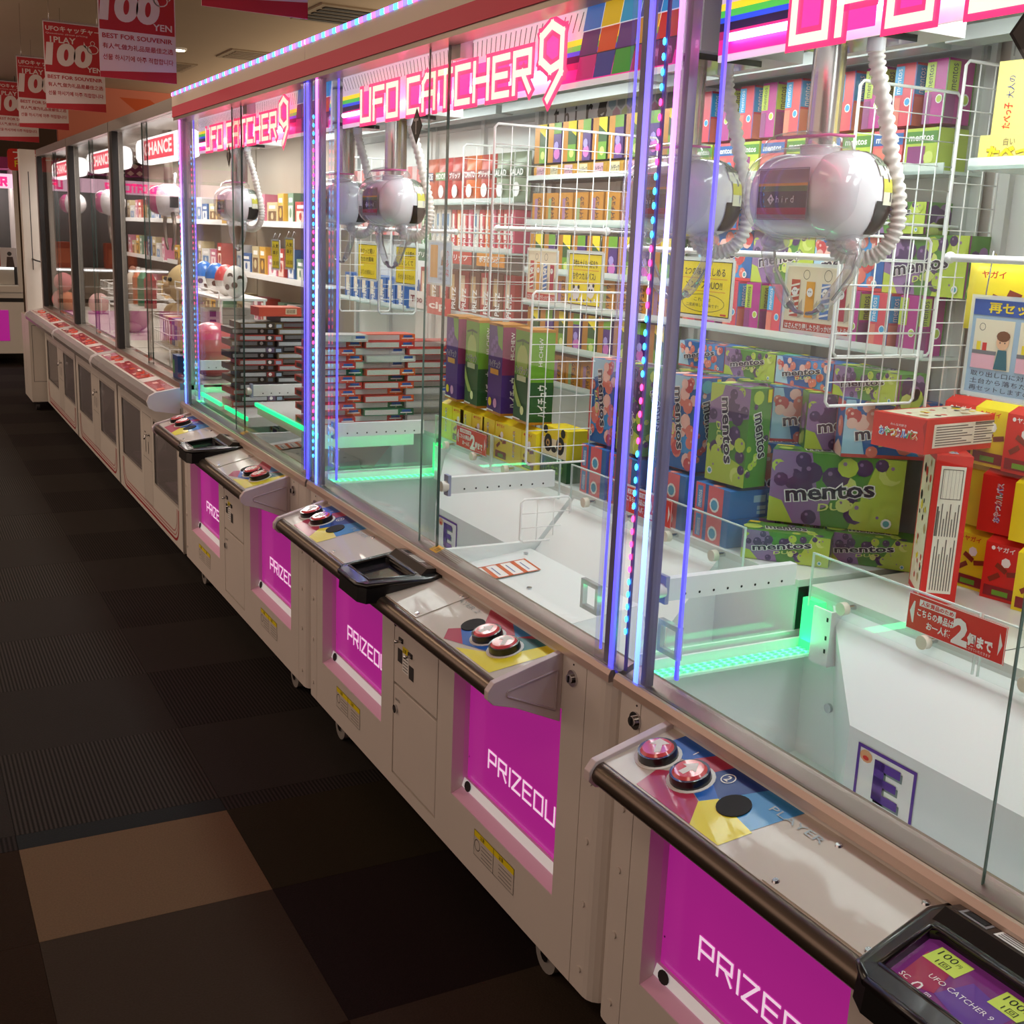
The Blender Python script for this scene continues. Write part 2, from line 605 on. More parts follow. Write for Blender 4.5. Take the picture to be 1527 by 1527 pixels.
fg.cyl((0.15, 10.92, 2.12), (0.15, 10.92, 2.78), 0.004, DGREY, 6); fg.cyl((0.5, 10.92, 2.12), (0.5, 10.92, 2.78), 0.004, DGREY, 6)
fg.obj('hanging_sign', label='small red hanging sign with yellow and white lettering at the far end of the row', cat='sign')

# ceiling fittings
def vent(x, y, w, d, dark, lab):
    b = MB()
    b.box(x, x + w, y, y + d, 2.77, 2.78, mat('a3907a', 0.7))
    for i in range(5):
        b.box(x + 0.04, x + w - 0.04, y + d * (0.1 + 0.17 * i), y + d * (0.2 + 0.17 * i), 2.765, 2.772, MATT if dark else mat('8c7b68', 0.7))
    b.obj('ceiling_vent', label=lab, cat='vent')
vent(1.30, 5.4, 0.62, 0.62, True, 'dark square ceiling vent above the middle machines')
vent(1.35, 7.6, 0.7, 0.5, False, 'pale shallow ceiling panel vent, nearer the far end')
vent(0.75, 8.7, 0.6, 0.6, False, 'pale slatted ceiling vent above the far end of the row')
sk = MB(); sk.cyl((0.78, 5.2, 2.78), (0.78, 5.2, 2.75), 0.035, SIGNW, 12); sk.cyl((0.78, 5.2, 2.75), (0.78, 5.2, 2.715), 0.012, CHROME, 8)
sk.obj('ceiling_sprinkler', label='small round sprinkler head on the beige ceiling', cat='sprinkler')
sp = MB(); sp.cyl((1.02, 7.9, 2.78), (1.02, 7.9, 2.765), 0.06, SIGNW, 14); sp.cyl((1.02, 7.9, 2.766), (1.02, 7.9, 2.76), 0.045, glow('fff2cc', 4), 12)
sp.obj('ceiling_spotlight', label='small lit round downlight in the beige ceiling', cat='light')

# ================================================================== HANGING BANNERS
DRED = mat('c1303a', 0.5, name='banner_red')
BW = mat('ecdfe0', 0.5, name='banner_white')


def banner_mesh():
    b = MB()
    w, h = 0.29, 0.415
    b.box(0, w, 0, 0.003, 0, h, BW)
    F = FYm(0, 0, 0)
    b.rect(F, 0.004, 0.175, w - 0.004, h - 0.004, DRED)
    b.text(F, 'UFOキャッチャー', 0.012, 0.370, 0.026, BW, 2, wid=0.26, bold=0.02)
    b.text(F, 'Questions about pricing', 0.012, 0.354, 0.010, BW, 2, wid=0.20)
    b.text(F, '1PLAY', 0.032, 0.318, 0.027, BW, 2, bold=0.02, wid=0.12)
    b.text(F, '100', 0.012, 0.215, 0.095, BW, 2, wid=0.205, bold=0.055, shear=0.10, res=6)
    b.text(F, 'YEN', 0.205, 0.19, 0.023, BW, 3, wid=0.07, bold=0.02)
    b.ring(F, 0.235, 0.30, 0.028, 0.004, BW, 2, 12, 0.022); b.ring(F, 0.235, 0.33, 0.012, 0.003, BW, 2, 8)
    for s in (-1, 1):
        b.poly(F, [(0.235 + s * .03, 0.30), (0.235 + s * .045, 0.315), (0.235 + s * .042, 0.335), (0.235 + s * .033, 0.312)], BW, 2)
    b.text(F, 'BEST FOR SOUVENIR', 0.013, 0.145, 0.017, DRED, 2, wid=0.262, bold=0.018)
    b.text(F, '有人气,做为礼品是最佳之选', 0.013, 0.106, 0.021, DRED, 2, wid=0.265, bold=0.01)
    b.text(F, '선물 하시기에 아주 적합합니다', 0.013, 0.066, 0.021, DRED, 2, wid=0.265, bold=0.01)
    b.poly(F, [(0, 0.0), (w, 0.0), (w, 0.042), (0, 0.022)], DRED, 1)
    return b.mesh('banner_sheet')


bm = banner_mesh()
hk = MB()
for x in (0.03, 0.26):
    hk.tube([(x, 0.0015, 0.41), (x, 0.0015, 0.45), (x + 0.004, 0.0015, 0.72)], 0.0015, CHROME, 5)
hk.box(0, 0.29, -0.004, 0.007, 0.408, 0.424, POSTCLEAR)
hm = hk.mesh('hanger')
LB = ['nearest the camera, only its lower edge in view', 'above the far corner of the lit machines', 'just behind the nearest whole one, its heading readable',
      'third back, its right part hidden', 'cut by the left picture edge, farthest back']
for i, (x, y, z) in enumerate([(-0.29, 1.715, 2.052), (-0.288, 3.36, 2.028), (-0.288, 5.02, 2.034), (-0.266, 6.55, 2.034), (-0.27, 8.1, 2.034)]):
    t = empty('hanging_banner', (x, y, z), 'red and white price banner ' + LB[i], 'banner', 'price banners hung over the row')
    inst(bm, 'banner_sheet', (0, 0, 0), parent=t); inst(hm, 'hanger', (0, 0, 0), parent=t)

# ================================================================== LIT CRANE MACHINES (three alike)
def poly_y(b, pts, y0, y1, mt, smooth=False):
    """profile in x,z swept along y"""
    return b.prism([(x, y0, z) for x, z in pts], (0, y1 - y0, 0), mt, smooth)


WIN = [(1.085, 1.56), (0.17, 0.645)]
GREEN = ramp_glow('green_light_tape', [(0.0, '067a3c'), (0.3, '14e070'), (0.5, '5affc0'), (0.7, '14e070'), (1.0, '067a3c')], 1.3, axis=0, scale=55.0, repeat=True)
LEDW = ramp_glow('corner_light_tape', [(0.0, '4a6cff'), (0.25, '7ab0ff'), (0.5, 'b4c8ff'), (0.72, '9a7cff'), (0.88, 'f060e0'), (1.0, 'ff70d0')], 2.3, axis=2, scale=0.87, offset=-0.65)
LEDP = ramp_glow('violet_light_tape', [(0.0, '3a38ff'), (0.4, '5a50ff'), (0.6, '8878ff'), (1.0, '4a46ff')], 1.3, axis=2, scale=0.87, offset=-0.65)
LEDD = ramp_glow('dim_violet_strip', [(0.0, '3a38ff'), (0.4, '4a44ff'), (0.6, '6a5cff'), (1.0, '3a36e8')], 0.75, axis=2, scale=0.87, offset=-0.65)  # second dim line on the posts, drawn as a glowing strip
LEDT = ramp_glow('top_light_tape', [(0.0, 'ff4ad0'), (0.3, 'ff8ae8'), (0.32, '30c8ff'), (0.62, '58e0ff'), (0.64, '5a50ff'), (1.0, '7a60ff')], 2.4, axis=1, scale=12.0, const=True, repeat=True)
PROTO = []      # (name, mesh, parent index or None, kind)


def P(name, b, par=None, kind=None, bevel=0.0):
    PROTO.append((name, b.mesh(name), par, kind, bevel))
    return len(PROTO) - 1


# --- lower cabinet
b = MB()
zt = 0.735
for y0, y1 in ((0.09, 0.17), (0.645, 0.73), (1.005, 1.085), (1.56, 1.612)):
    b.box(0, 0.03, y0, y1, 0.08, zt, CAB)
for y0, y1 in WIN:
    b.box(0, 0.03, y0, y1, 0.62, zt, CAB); b.box(0, 0.03, y0, y1, 0.08, 0.222, CAB)
b.box(0, 0.03, 0.73, 1.005, 0.615, zt, CAB); b.box(0, 0.03, 0.73, 1.005, 0.08, 0.115, CAB); b.box(0.012, 0.03, 0.73, 1.005, 0.115, 0.615, DGREY)
b.box(0.075, 0.95, 0.012, 1.688, 0.082, 0.44, CAB)
b.box(0.03, 0.95, 0.004, 0.014, 0.08, zt, CAB); b.box(0.03, 0.95, 1.686, 1.696, 0.08, zt, CAB); b.box(0.94, 0.95, 0.014, 1.686, 0.44, 0.90, CAB)
i_cab = P('cabinet', b)
# rounded corner columns with their rivets
for y0, y1, near_end in ((0.004, 0.088, True), (1.614, 1.698, False)):
    b = MB()
    r = 0.035
    pts = []
    if near_end:
        pts = [(0.0, y1), (0.0, y0 + r)] + [(r - r * math.cos(t), y0 + r - r * math.sin(t)) for t in (0.35, 0.7, 1.05, 1.4)] + [(r, y0), (0.06, y0), (0.06, y1)]
    else:
        pts = [(0.06, y0), (0.06, y1), (r, y1)] + [(r - r * math.cos(t), y1 - r + r * math.sin(t)) for t in (1.4, 1.05, 0.7, 0.35)] + [(0.0, y1 - r), (0.0, y0)]
    b.prism([(x, y, 0.08) for x, y in pts][::-1], (0, 0, zt - 0.08), CAB)
    yr = 0.055 if near_end else 1.645
    for z in (0.13, 0.27, 0.40, 0.52):
        b.cyl((0.0, yr, z), (-0.003, yr, z), 0.0065, CAB, 10)
    P('corner_column', b)
# prize door, its lit recess and ledge
JAMB = mat('e7b4da', 0.4, name='pink_lit_jamb')  # pink light from the door put into the white jamb colour
for y0, y1 in WIN:
    b = MB()
    b.box(0.03, 0.075, y0 - 0.004, y0, 0.222, 0.62, JAMB); b.box(0.03, 0.075, y1, y1 + 0.004, 0.222, 0.62, JAMB); b.box(0.03, 0.075, y0, y1, 0.62, 0.625, JAMB)
    poly_y(b, [(0.002, 0.2225), (0.004, 0.219), (0.06, 0.219), (0.06, 0.2555), (0.036, 0.2555), (0.030, 0.234)], y0, y1, mat('efc3dc', 0.45, name='pink_lit_ledge'))  # magenta door light put into the ledge colour
    poly_y(b, [(0.028, 0.236), (0.034, 0.2565), (0.0335, 0.258), (0.027, 0.238)], y0 + 0.002, y1 - 0.002, mat('f4f2f4', 0.3, emit=0.12, name='white_ledge_strip'))  # slight glow makes the white strip look lit, no lamp here
    Fh = Frame((0.0325, y1 - 0.03, 0.24), (0, -1, 0), (0.25, 0, 1))
    b.disc(Fh, 0.0, 0.006, 0.016, MATT, 12, 12, 0.012)
    k = P('prize_bay', b)
    b = MB(); b.box(0.042, 0.047, y0 + 0.001, y1 - 0.001, 0.256, 0.618, MAG)
    F = FX(0.042, y1, 0.256)
    b.strokes(F, 'PRIZEOUT', 0.105, 0.072, 0.040, 0.0058, mat('f3d9ef', 0.4, emit=0.35, name='door_lettering'), 2, wid=0.345)
    b.disc(F, 0.008, 0.055, 0.002, MATT, 2, 8)
    P('prize_door', b, k)
# coin doors
b = MB(); b.box(0.0, 0.012, 0.735, 1.0, 0.372, 0.61, CAB)
F = FX(0.0, 1.0, 0.372)
b.rect(F, 0.022, 0.062, 0.052, 0.098, DGREY); b.rect(F, 0.095, 0.040, 0.125, 0.076, DGREY)
b.rect(F, 0.054, 0.045, 0.092, 0.112, SIGNW); b.rect(F, 0.054, 0.095, 0.092, 0.112, YEL, 2); b.text(F, '注意', 0.058, 0.098, 0.010, MATT, 3)
for q in range(5): b.rect(F, 0.058, 0.05 + q * 0.008, 0.088, 0.052 + q * 0.008, MATT, 2)
k = P('coin_door', b, bevel=0.002)
for yy, zz in ((0.965, 0.495), (0.905, 0.475)):
    b = MB()
    b.box(-0.003, 0, yy - 0.020, yy + 0.004, zz - 0.006, zz + 0.006, DGREY); b.tube([(0.0, yy - 0.016, zz), (-0.014, yy - 0.016, zz + 0.001), (-0.02, yy - 0.012, zz)], 0.004, CHROME, 6)
    P('return_lever', b, k)
b = MB(); b.cyl((0.0, 0.985, 0.535), (-0.006, 0.985, 0.535), 0.011, CHROME, 14); b.cyl((-0.006, 0.985, 0.535), (-0.0065, 0.985, 0.535), 0.006, DGREY, 10); P('door_lock', b, k)
b = MB(); b.box(0.0, 0.012, 0.735, 1.0, 0.12, 0.364, CAB); b.text(FX(0.0, 1.0, 0.12), 'SERVICE', 0.012, 0.205, 0.006, DGREY, 2)
k = P('service_door', b, bevel=0.002)
b = MB(); b.cyl((0.0, 0.982, 0.302), (-0.006, 0.982, 0.302), 0.011, CHROME, 14); b.cyl((-0.006, 0.982, 0.302), (-0.0065, 0.982, 0.302), 0.006, DGREY, 10); P('door_lock', b, k)
# warning stickers under the prize bays
for ys in (1.43, 0.53 - 0.015):
    b = MB(); F = FX(-0.0004, ys, 0.135)
    b.rect(F, 0, 0, 0.19, 0.062, mat('cfc6be', 0.5), 0.5); b.rect(F, 0, 0.046, 0.19, 0.062, YEL, 1); b.text(F, '注意', 0.03, 0.049, 0.010, MATT, 2); b.text(F, '注意', 0.12, 0.049, 0.010, MATT, 2)
    b.ring(F, 0.016, 0.028, 0.014, 0.002, MATT, 1, 12); b.rect(F, 0.094, 0, 0.0955, 0.062, MATT, 1.5); b.frame(F, 0, 0, 0.19, 0.062, 0.001, DGREY, 2)
    for q in range(4):
        b.rect(F, 0.036, 0.008 + 0.009 * q, 0.088, 0.0095 + 0.009 * q, DGREY, 1); b.rect(F, 0.12, 0.008 + 0.009 * q, 0.18, 0.0095 + 0.009 * q, DGREY, 1)
    P('warning_sticker', b)
for yy in (0.135, 1.625):
    b = MB(); b.cyl((0.0, yy, 0.695), (-0.004, yy, 0.695), 0.016, CHROME, 16); b.cyl((-0.004, yy, 0.695), (-0.011, yy, 0.695), 0.009, CHROME, 12); b.box(-0.0125, -0.011, yy - 0.0015, yy + 0.0015, 0.689, 0.701, MATT)
    b.cyl((0, yy, 0.722), (-0.001, yy, 0.722), 0.002, MATT, 6); P('key_lock', b)
for xx, yy in ((0.045, 0.235), (0.045, 1.49), (0.85, 0.235), (0.85, 1.49)):
    b = MB(); b.cyl((xx - 0.013, yy, 0.041), (xx + 0.013, yy, 0.041), 0.041, mat('8f8a86', 0.4), 20); b.cyl((xx - 0.016, yy, 0.041), (xx + 0.016, yy, 0.041), 0.016, CHROME, 10)
    b.box(xx - 0.02, xx + 0.02, yy - 0.012, yy + 0.02, 0.055, 0.082, STEEL); P('caster', b)
# --- console shelf
CY0, CY1 = 0.178, 1.531
cx, cz = -0.132, 0.684
b = MB()
poly_y(b, [(0.0, 0.724), (cx, 0.690), (cx - 0.004, 0.672), (cx, 0.652), (-0.10, 0.645), (0.0, 0.605)][::-1], CY0 + 0.012, CY1 - 0.012, PLATE)
FC = Frame((cx, CY1, 0.690), (0, -1, 0), (0.132, 0, 0.034))
L = CY1 - CY0; D = 0.1363
BLUE = mat('1c62c0', 0.35, coat=0.25); SKY = mat('2f86c4', 0.35, coat=0.25); CRIM = mat('b53050', 0.35, coat=0.25); PYEL = mat('efe02c', 0.35, coat=0.25); TEAL = mat('1e6f78', 0.35, coat=0.25); NAVY = mat('123a86', 0.35, coat=0.25)
b.poly(FC, [(.045, D), (.125, D), (.10, .095), (.035, .075), (.0, D)][:4], BLUE)
b.poly(FC, [(.125, D), (.17, D), (.155, .10), (.10, .095)], CRIM)
b.poly(FC, [(.17, D), (.25, D), (.215, .07), (.155, .10)], NAVY)
b.poly(FC, [(.25, D), (.325, D), (.305, .055), (.215, .07)], SKY)
b.poly(FC, [(.09, .048), (.12, .07), (.20, .045), (.235, .003), (.10, .003)], CRIM, 1.3)
b.poly(FC, [(.10, .095), (.155, .10), (.215, .07), (.205, .045), (.12, .07)], BLUE, 1.1)
b.poly(FC, [(.235, .003), (.30, .003), (.31, .055), (.215, .07), (.20, .045)], PYEL, 1.2)
b.text(FC, 'PLAYER 1', 0.285, 0.105, 0.012, mat('9aa6b0', 0.3), 3, wid=0.125)
M2 = lambda pts: [(L - x, y) for x, y in pts][::-1]
b.poly(FC, M2([(.10, D), (.30, D), (.235, .085), (.14, .11)]), CRIM)
b.poly(FC, M2([(.235, .085), (.27, .05), (.20, .02), (.12, .045), (.10, .10)]), BLUE, 1.1)
b.poly(FC, M2([(.27, .05), (.29, .03), (.255, .003), (.20, .02)]), CRIM, 1.2)
b.poly(FC, M2([(.06, D), (.10, D), (.14, .11), (.10, .10), (.07, .08)]), TEAL, 1.1)
b.poly(FC, M2([(.14, .11), (.20, D), (.12, D)]), SKY, 1.3)
b.poly(FC, M2([(.02, D), (.06, D), (.09, .06), (.12, .045), (.20, .003), (.05, .003)]), PYEL, 1.2)
b.text(FC, 'PLAYER 2', L - 0.43, 0.105, 0.012, mat('8f8f8c', 0.3), 3, wid=0.125)
b.text(FC, '2', 0.183, 0.105, 0.012, SIGNW, 3, bold=0.03); b.ring(FC, 0.187, 0.111, 0.012, 0.002, SIGNW, 3); b.text(FC, '1', 0.098, 0.112, 0.010, SIGNW, 3, bold=0.03)
i_con = P('console_shelf', b)
# screwed cover plate around the screen
b = MB()
q_ = [(.395, .002), (L - .395, .002), (L - .395, D - .004), (.395, D - .004)]
b.add([FC.p(x, y, 0.0022) for x, y in q_] + [FC.p(x, y, 0) for x, y in q_], [(0, 1, 2, 3), (4, 5, 1, 0), (5, 6, 2, 1), (6, 7, 3, 2), (7, 4, 0, 3)], PLATE)
k = P('cover_plate', b, i_con)
for sx, sy in ((.41, .012), (.41, D - .016), (L - .41, .012), (L - .41, D - .016), (.575, .012), (.56, D - .016), (L - .575, .012), (L - .56, D - .016)):
    b = MB(); q = FC.p(sx, sy, 0.002); b.cyl(q, q + FC.n * 0.003, 0.0058, CHROME, 10, 0.004); P('plate_screw', b, i_con)
b = MB()
b.cyl((cx, CY0 + 0.012, 0.669), (cx, CY1 - 0.012, 0.669), 0.0205, DSTEEL, 20)
P('hand_rail', b, i_con)
for ye, s in ((CY0, 1), (CY1, -1)):
    b = MB()
    prof = [(0.0, 0.734), (0.0, 0.592), (-0.10, 0.636), (-0.145, 0.648), (-0.158, 0.66), (-0.158, 0.676), (-0.146, 0.692)]
    ya, yb = (ye - 0.004, ye + 0.012) if s > 0 else (ye - 0.012, ye + 0.004)
    poly_y(b, prof[::-1], ya, yb, mat('d3c3c6', 0.35, name='console_end_plastic'))
    yo = ye - 0.0045 if s > 0 else ye + 0.0045
    rim = [(-0.012, 0.70), (-0.012, 0.618), (-0.118, 0.662), (-0.118, 0.672)]
    for i in range(4):
        b.tube([(rim[i][0], yo, rim[i][1]), (rim[(i + 1) % 4][0], yo, rim[(i + 1) % 4][1])], 0.0025, mat('bfaeb4', 0.35), 6)
    P('console_end_cap', b, i_con, bevel=0.002)
BTNR = mat('c8464c', 0.15, coat=0.6, emit=0.08, name='button_red')
for sx, kind_ in ((.062, 'b'), (.147, 'b'), (.245, 'd'), (L - .112, 'b'), (L - .187, 'b'), (L - .262, 'd')):
    b = MB(); c = FC.p(sx, 0.071 if kind_ == 'b' else 0.075, 0.0003); n = FC.n
    if kind_ == 'b':
        b.cyl(c, c + n * 0.0015, 0.038, SIGNW, 22); b.cyl(c, c + n * 0.015, 0.0325, BLACK, 24, 0.031); b.cyl(c + n * 0.015, c + n * 0.019, 0.027, BTNR, 24, 0.023)
        Fb = Frame(c + n * 0.019, FC.u, FC.v)
        lft = (sx < 0.1 or sx > L - .15)
        if lft: b.poly(Fb, [(-.014, .016), (-.014, -.004), (-.004, .002), (.012, -.014), (.018, -.006), (.004, .008), (.010, .018)], SIGNW, 1)
        else: b.poly(Fb, [(.0, .018), (-.016, .0), (-.006, .0), (-.006, -.016), (.006, -.016), (.006, .0), (.016, .0)], SIGNW, 1)
        P('push_button', b, i_con)
    else:
        b.cyl(c, c + n * 0.002, 0.026, MATT, 22); P('sensor_disc', b, i_con)
# --- payment screen housing at the middle of the shelf
YM = 0.838
b = MB()
def hx(pts, z): return [(x, YM + y, z + zz) for x, y, zz in pts]
outer = [(-.188, .06, 0), (-.175, .085, 0), (-.03, .118, .012), (.03, .105, .016), (.034, .09, .016), (.034, -.09, .016), (.03, -.105, .016), (-.03, -.118, .012), (-.175, -.085, 0), (-.188, -.06, 0)]
n = len(outer)
lo = hx(outer, 0.672); hi = hx([(x * .985, y * .97, z) for x, y, z in outer], 0.716)
b.add(lo + hi, [(i, (i + 1) % n, n + (i + 1) % n, n + i) for i in range(n)][::1] + [tuple(range(n))], BLACK)
inn = [(-.160, .066), (-.060, .088), (-.052, .08), (-.052, -.08), (-.060, -.088), (-.160, -.066)]
# top ring between the outer edge and the sunken screen
top_o = [(-.186, .058), (-.172, .083), (-.03, .115), (.03, .102), (.03, -.102), (-.03, -.115), (-.172, -.083), (-.186, -.058)]
zz = lambda x: 0.7165 + (x + 0.188) * 0.075
P_o = [(x, YM + y, zz(x)) for x, y in top_o]
P_i = [(x, YM + y, zz(x) + 0.004) for x, y in inn]
P_d = [(x, YM + y * .97, zz(x) - 0.012) for x, y in inn]
vs = P_o + P_i + P_d
fs = [(0, 8, 9, 2, 1)[:3] + (1,), (1, 8, 9, 2), (2, 9, 10, 3), (3, 10, 11, 4), (4, 11, 12, 5), (5, 12, 13, 6), (6, 13, 7), (7, 13, 8, 0), (0, 8, 1)]
fs = [(1, 0, 8), (2, 1, 8, 9), (3, 2, 9, 10), (4, 3, 10, 11), (5, 4, 11, 12), (6, 5, 12, 13), (7, 6, 13), (0, 7, 13, 8)]
fs += [(8 + i, 8 + (i + 1) % 6, 14 + (i + 1) % 6, 14 + i) for i in range(6)]
b.add(vs, fs, BLACK)
b.tube([(x, YM + y, zz(x) + 0.002) for x, y in inn + inn[:1]], 0.004, BLACK, 6)
b.tube([(x, YM + y, zz(x) - 0.004) for x, y in top_o + top_o[:1]], 0.0065, BLACK, 6)
b.add([(-0.056, YM + .098, .722), (-0.056, YM - .098, .722), (-0.030, YM - .094, .744), (-0.030, YM + .094, .744), (0.028, YM - .090, .738), (0.028, YM + .090, .738), (0.030, YM - .09, .72), (0.030, YM + .09, .72)], [(0, 1, 2, 3), (3, 2, 4, 5), (5, 4, 6, 7), (1, 6, 4, 2), (0, 3, 5, 7)], BLACK)
i_mon = P('payment_screen', b)
b = MB()
Fm = Frame(P_d[0], (0, -1, 0), (1, 0, 0.075)); sw = 0.132; sh = 0.105
b.add([P_d[k_] for k_ in range(6)], [(5, 4, 3, 2, 1, 0)], mat('6a2a66', 0.05, emit=0.22, coat=0.8, name='screen_picture'))
b.poly(Fm, [(0.01, .01), (.05, .03), (.03, .09), (-.005, .08)], mat('8a2848', 0.05, emit=0.2), 1)
b.poly(Fm, [(0.05, .03), (.12, .01), (.12, .07), (.06, .08)], mat('5a3a80', 0.05, emit=0.2), 1)
LIME = mat('a8b848', 0.3, emit=0.22, name='price_tag_lime')
for ty in (0.004, 0.094):
    b.rect(Fm, ty - 0.006, 0.068, ty + 0.04, 0.100, LIME, 2); b.text(Fm, '100', ty, 0.085, 0.011, MATT, 3, wid=0.024); b.text(Fm, '円', ty + 0.026, 0.085, 0.006, MATT, 3); b.text(Fm, '1回', ty + 0.008, 0.071, 0.009, MATT, 3, wid=0.018)
b.text(Fm, 'UFO CATCHER 9', 0.026, 0.046, 0.008, SIGNW, 2, wid=0.085); b.text(Fm, 'SC', 0.006, 0.022, 0.008, SIGNW, 2); b.text(Fm, '0', 0.026, 0.014, 0.018, SIGNW, 2); b.text(Fm, '回', 0.045, 0.016, 0.008, SIGNW, 2)
P('screen', b, i_mon)
b = MB(); b.add([P_d[k_] for k_ in range(6)], [(5, 4, 3, 2, 1, 0)], mat('26222c', 0.12, coat=1.0, name='dark_screen'))
dark_screen = b.mesh('screen')
b = MB()
Fr = Frame((-.036, YM + .09, .7445), (0, -1, 0), (1, 0, -0.10))
b.frame(Fr, 0.01, 0.012, 0.05, 0.045, 0.004, mat('8a8a90', 0.3), 1); b.rect(Fr, 0.016, 0.018, 0.044, 0.039, MATT, 1)
b.rect(Fr, 0.06, 0.012, 0.125, 0.048, SIGNW, 1); b.rect(Fr, 0.06, 0.034, 0.125, 0.048, YEL, 2); b.text(Fr, 'ご注意', 0.075, 0.037, 0.008, MATT, 3)
for q in range(4): b.rect(Fr, 0.064, 0.015 + q * 0.0045, 0.12, 0.0165 + q * 0.0045, DGREY, 2)
b.frame(Fr, 0.13, 0.012, 0.165, 0.045, 0.004, mat('8a8a90', 0.3), 1)
P('card_reader', b, i_mon)
b = MB()
lo = [(-.165, .07), (-.11, .10), (.0, .10), (.0, -.10), (-.11, -.10), (-.165, -.07)]
vs = [(x, YM + y, 0.682) for x, y in lo] + [(x * .75, YM + y * .8, 0.635) for x, y in lo] + [(x * .35, YM + y * .55, 0.598) for x, y in lo]
b.add(vs, [(i, i + 6, (i + 1) % 6 + 6, (i + 1) % 6) for i in range(6)] + [(6 + i, i + 12, (i + 1) % 6 + 12, (i + 1) % 6 + 6) for i in range(6)] + [(12, 17, 16, 15, 14, 13)], mat('d3c3c6', 0.35, name='console_end_plastic'), True)
P('screen_belly', b, i_mon)
# --- sill rail of the glass
b = MB()
LSILL = mat('cbb2a4', 0.3, metal=0.35, name='sill_light_metal')
poly_y(b, [(-0.006, 0.735), (-0.006, 0.748), (-0.002, 0.756), (0.006, 0.756), (0.008, 0.748), (0.012, 0.748), (0.014, 0.752), (0.020, 0.752), (0.024, 0.754), (0.046, 0.764), (0.052, 0.764), (0.052, 0.735)], 0.008, 1.692, STEEL)
poly_y(b, [(-0.0065, 0.734), (-0.0068, 0.748), (-0.002, 0.757), (0.004, 0.757), (0.004, 0.734)], 0.008, 1.692, LSILL)
F = Frame((0.0245, 0.86, 0.7545), (0, -1, 0), (0.022, 0, 0.010))
b.rect(F, 0, 0.002, 0.04, 0.026, mat('e0a820', 0.4), 1); b.text(F, '⚠ 注意', 0.002, 0.006, 0.014, MATT, 2, wid=0.034)
for q in range(4): b.rect(F, 0.045, 0.005 + 0.005 * q, 0.15, 0.0065 + 0.005 * q, mat('6a4a3a', 0.5), 1)
P('sill_rail', b)
# --- chute bay: white trays, funnel, letter panel, green tape
b = MB()
b.box(0.052, 0.056, 0.014, 1.686, 0.45, 0.752, INNER)
b.box(0.056, 0.78, 0.014, 0.020, 0.45, 0.775, INNER); b.box(0.056, 0.78, 1.680, 1.686, 0.45, 0.775, INNER)
b.quad((0.056, 0.02, 0.46), (0.056, 1.68, 0.46), (0.42, 1.68, 0.54), (0.42, 0.02, 0.54), INNER)
b.box(0.42, 0.425, 0.02, 1.68, 0.44, 0.862, INNER)
# far half: bright slope and letter panel
b.prism([(0.42, 0.87, 0.855), (0.30, 0.87, 0.715), (0.30, 0.87, 0.47), (0.42, 0.87, 0.47)], (0, 0.56, 0), INNER)
b.add([(0.30, 1.43, 0.715), (0.42, 1.62, 0.855), (0.42, 1.43, 0.855), (0.42, 1.56, 0.47), (0.30, 1.43, 0.47)], [(0, 1, 3, 4), (0, 2, 1)], INNER)
# near half: mirrored funnel and the low cover tray in front
b.prism([(0.42, 0.26, 0.855), (0.30, 0.26, 0.715), (0.30, 0.26, 0.47), (0.42, 0.26, 0.47)], (0, 0.59, 0), INNER)
b.prism([(0.056, 0.36, 0.705), (0.30, 0.36, 0.735), (0.30, 0.36, 0.72), (0.056, 0.36, 0.69)], (0, 0.50, 0), INNER)
b.quad((0.056, 0.36, 0.704), (0.30, 0.36, 0.734), (0.30, 0.27, 0.60), (0.056, 0.27, 0.58), INNER)
b.box(0.056, 0.42, 0.852, 0.866, 0.46, 0.752, INNER)
for x, y, z in ((0.10, 0.83, 0.7115), (0.27, 0.82, 0.7325), (0.27, 0.42, 0.7325), (0.10, 0.42, 0.7115), (0.16, 0.60, 0.719)):
    b.cyl((x, y, z), (x, y, z + 0.002), 0.006, CHROME, 10)
for y in (1.60, 1.0):
    b.cyl((0.42, y, 0.66), (0.414, y, 0.66), 0.009, CHROME, 12)
b.cyl((0.2, 1.6795, 0.60), (0.2, 1.677, 0.60), 0.009, CHROME, 12)
i_ch = P('prize_chute', b)
PUR = mat('5a2a98', 0.4, name='purple_print')
b = MB(); F = FX(0.2995, 1.405, 0.598); s_ = 0.128
b.rect(F, 0, 0, s_, 0.098, SIGNW, 0.5); b.frame(F, 0, 0, s_, 0.098, 0.006, PUR, 1.5)
sh_ = mat('7d8a88', 0.4)
for dx, mt_, hh in ((0.004, sh_, 1.6), (0.0, PUR, 3)):
    for q in ((0.040, 0.014, 0.062, 0.084), (0.040, 0.014, 0.096, 0.029), (0.040, 0.042, 0.090, 0.056), (0.040, 0.069, 0.096, 0.084)):
        b.rect(F, q[0] + dx, q[1] - dx, q[2] + dx, q[3] - dx, mt_, hh)
b.disc(F, 0.020, 0.080, 0.014, mat('e8a878', 0.4), 2, 10, 0.011); b.disc(F, 0.020, 0.077, 0.007, RED, 3, 8, 0.004)
P('letter_panel', b, i_ch)
b = MB(); F = Frame((0.10, 0.80, 0.712), (0, -1, 0), (0.99, 0, 0.122))
F = Frame(F.p(0, 0, 0), (-0.10, -0.99, 0.0), (0.98, -0.1, 0.12))
b.rect(F, 0, 0, 0.10, 0.15, SIGNW, 1); ORG = mat('d4622c', 0.5)
b.frame(F, 0, 0, 0.10, 0.15, 0.005, ORG, 2)
for q in range(3): b.rect(F, 0, 0.034 + q * 0.037, 0.10, 0.045 + q * 0.037, ORG, 2)
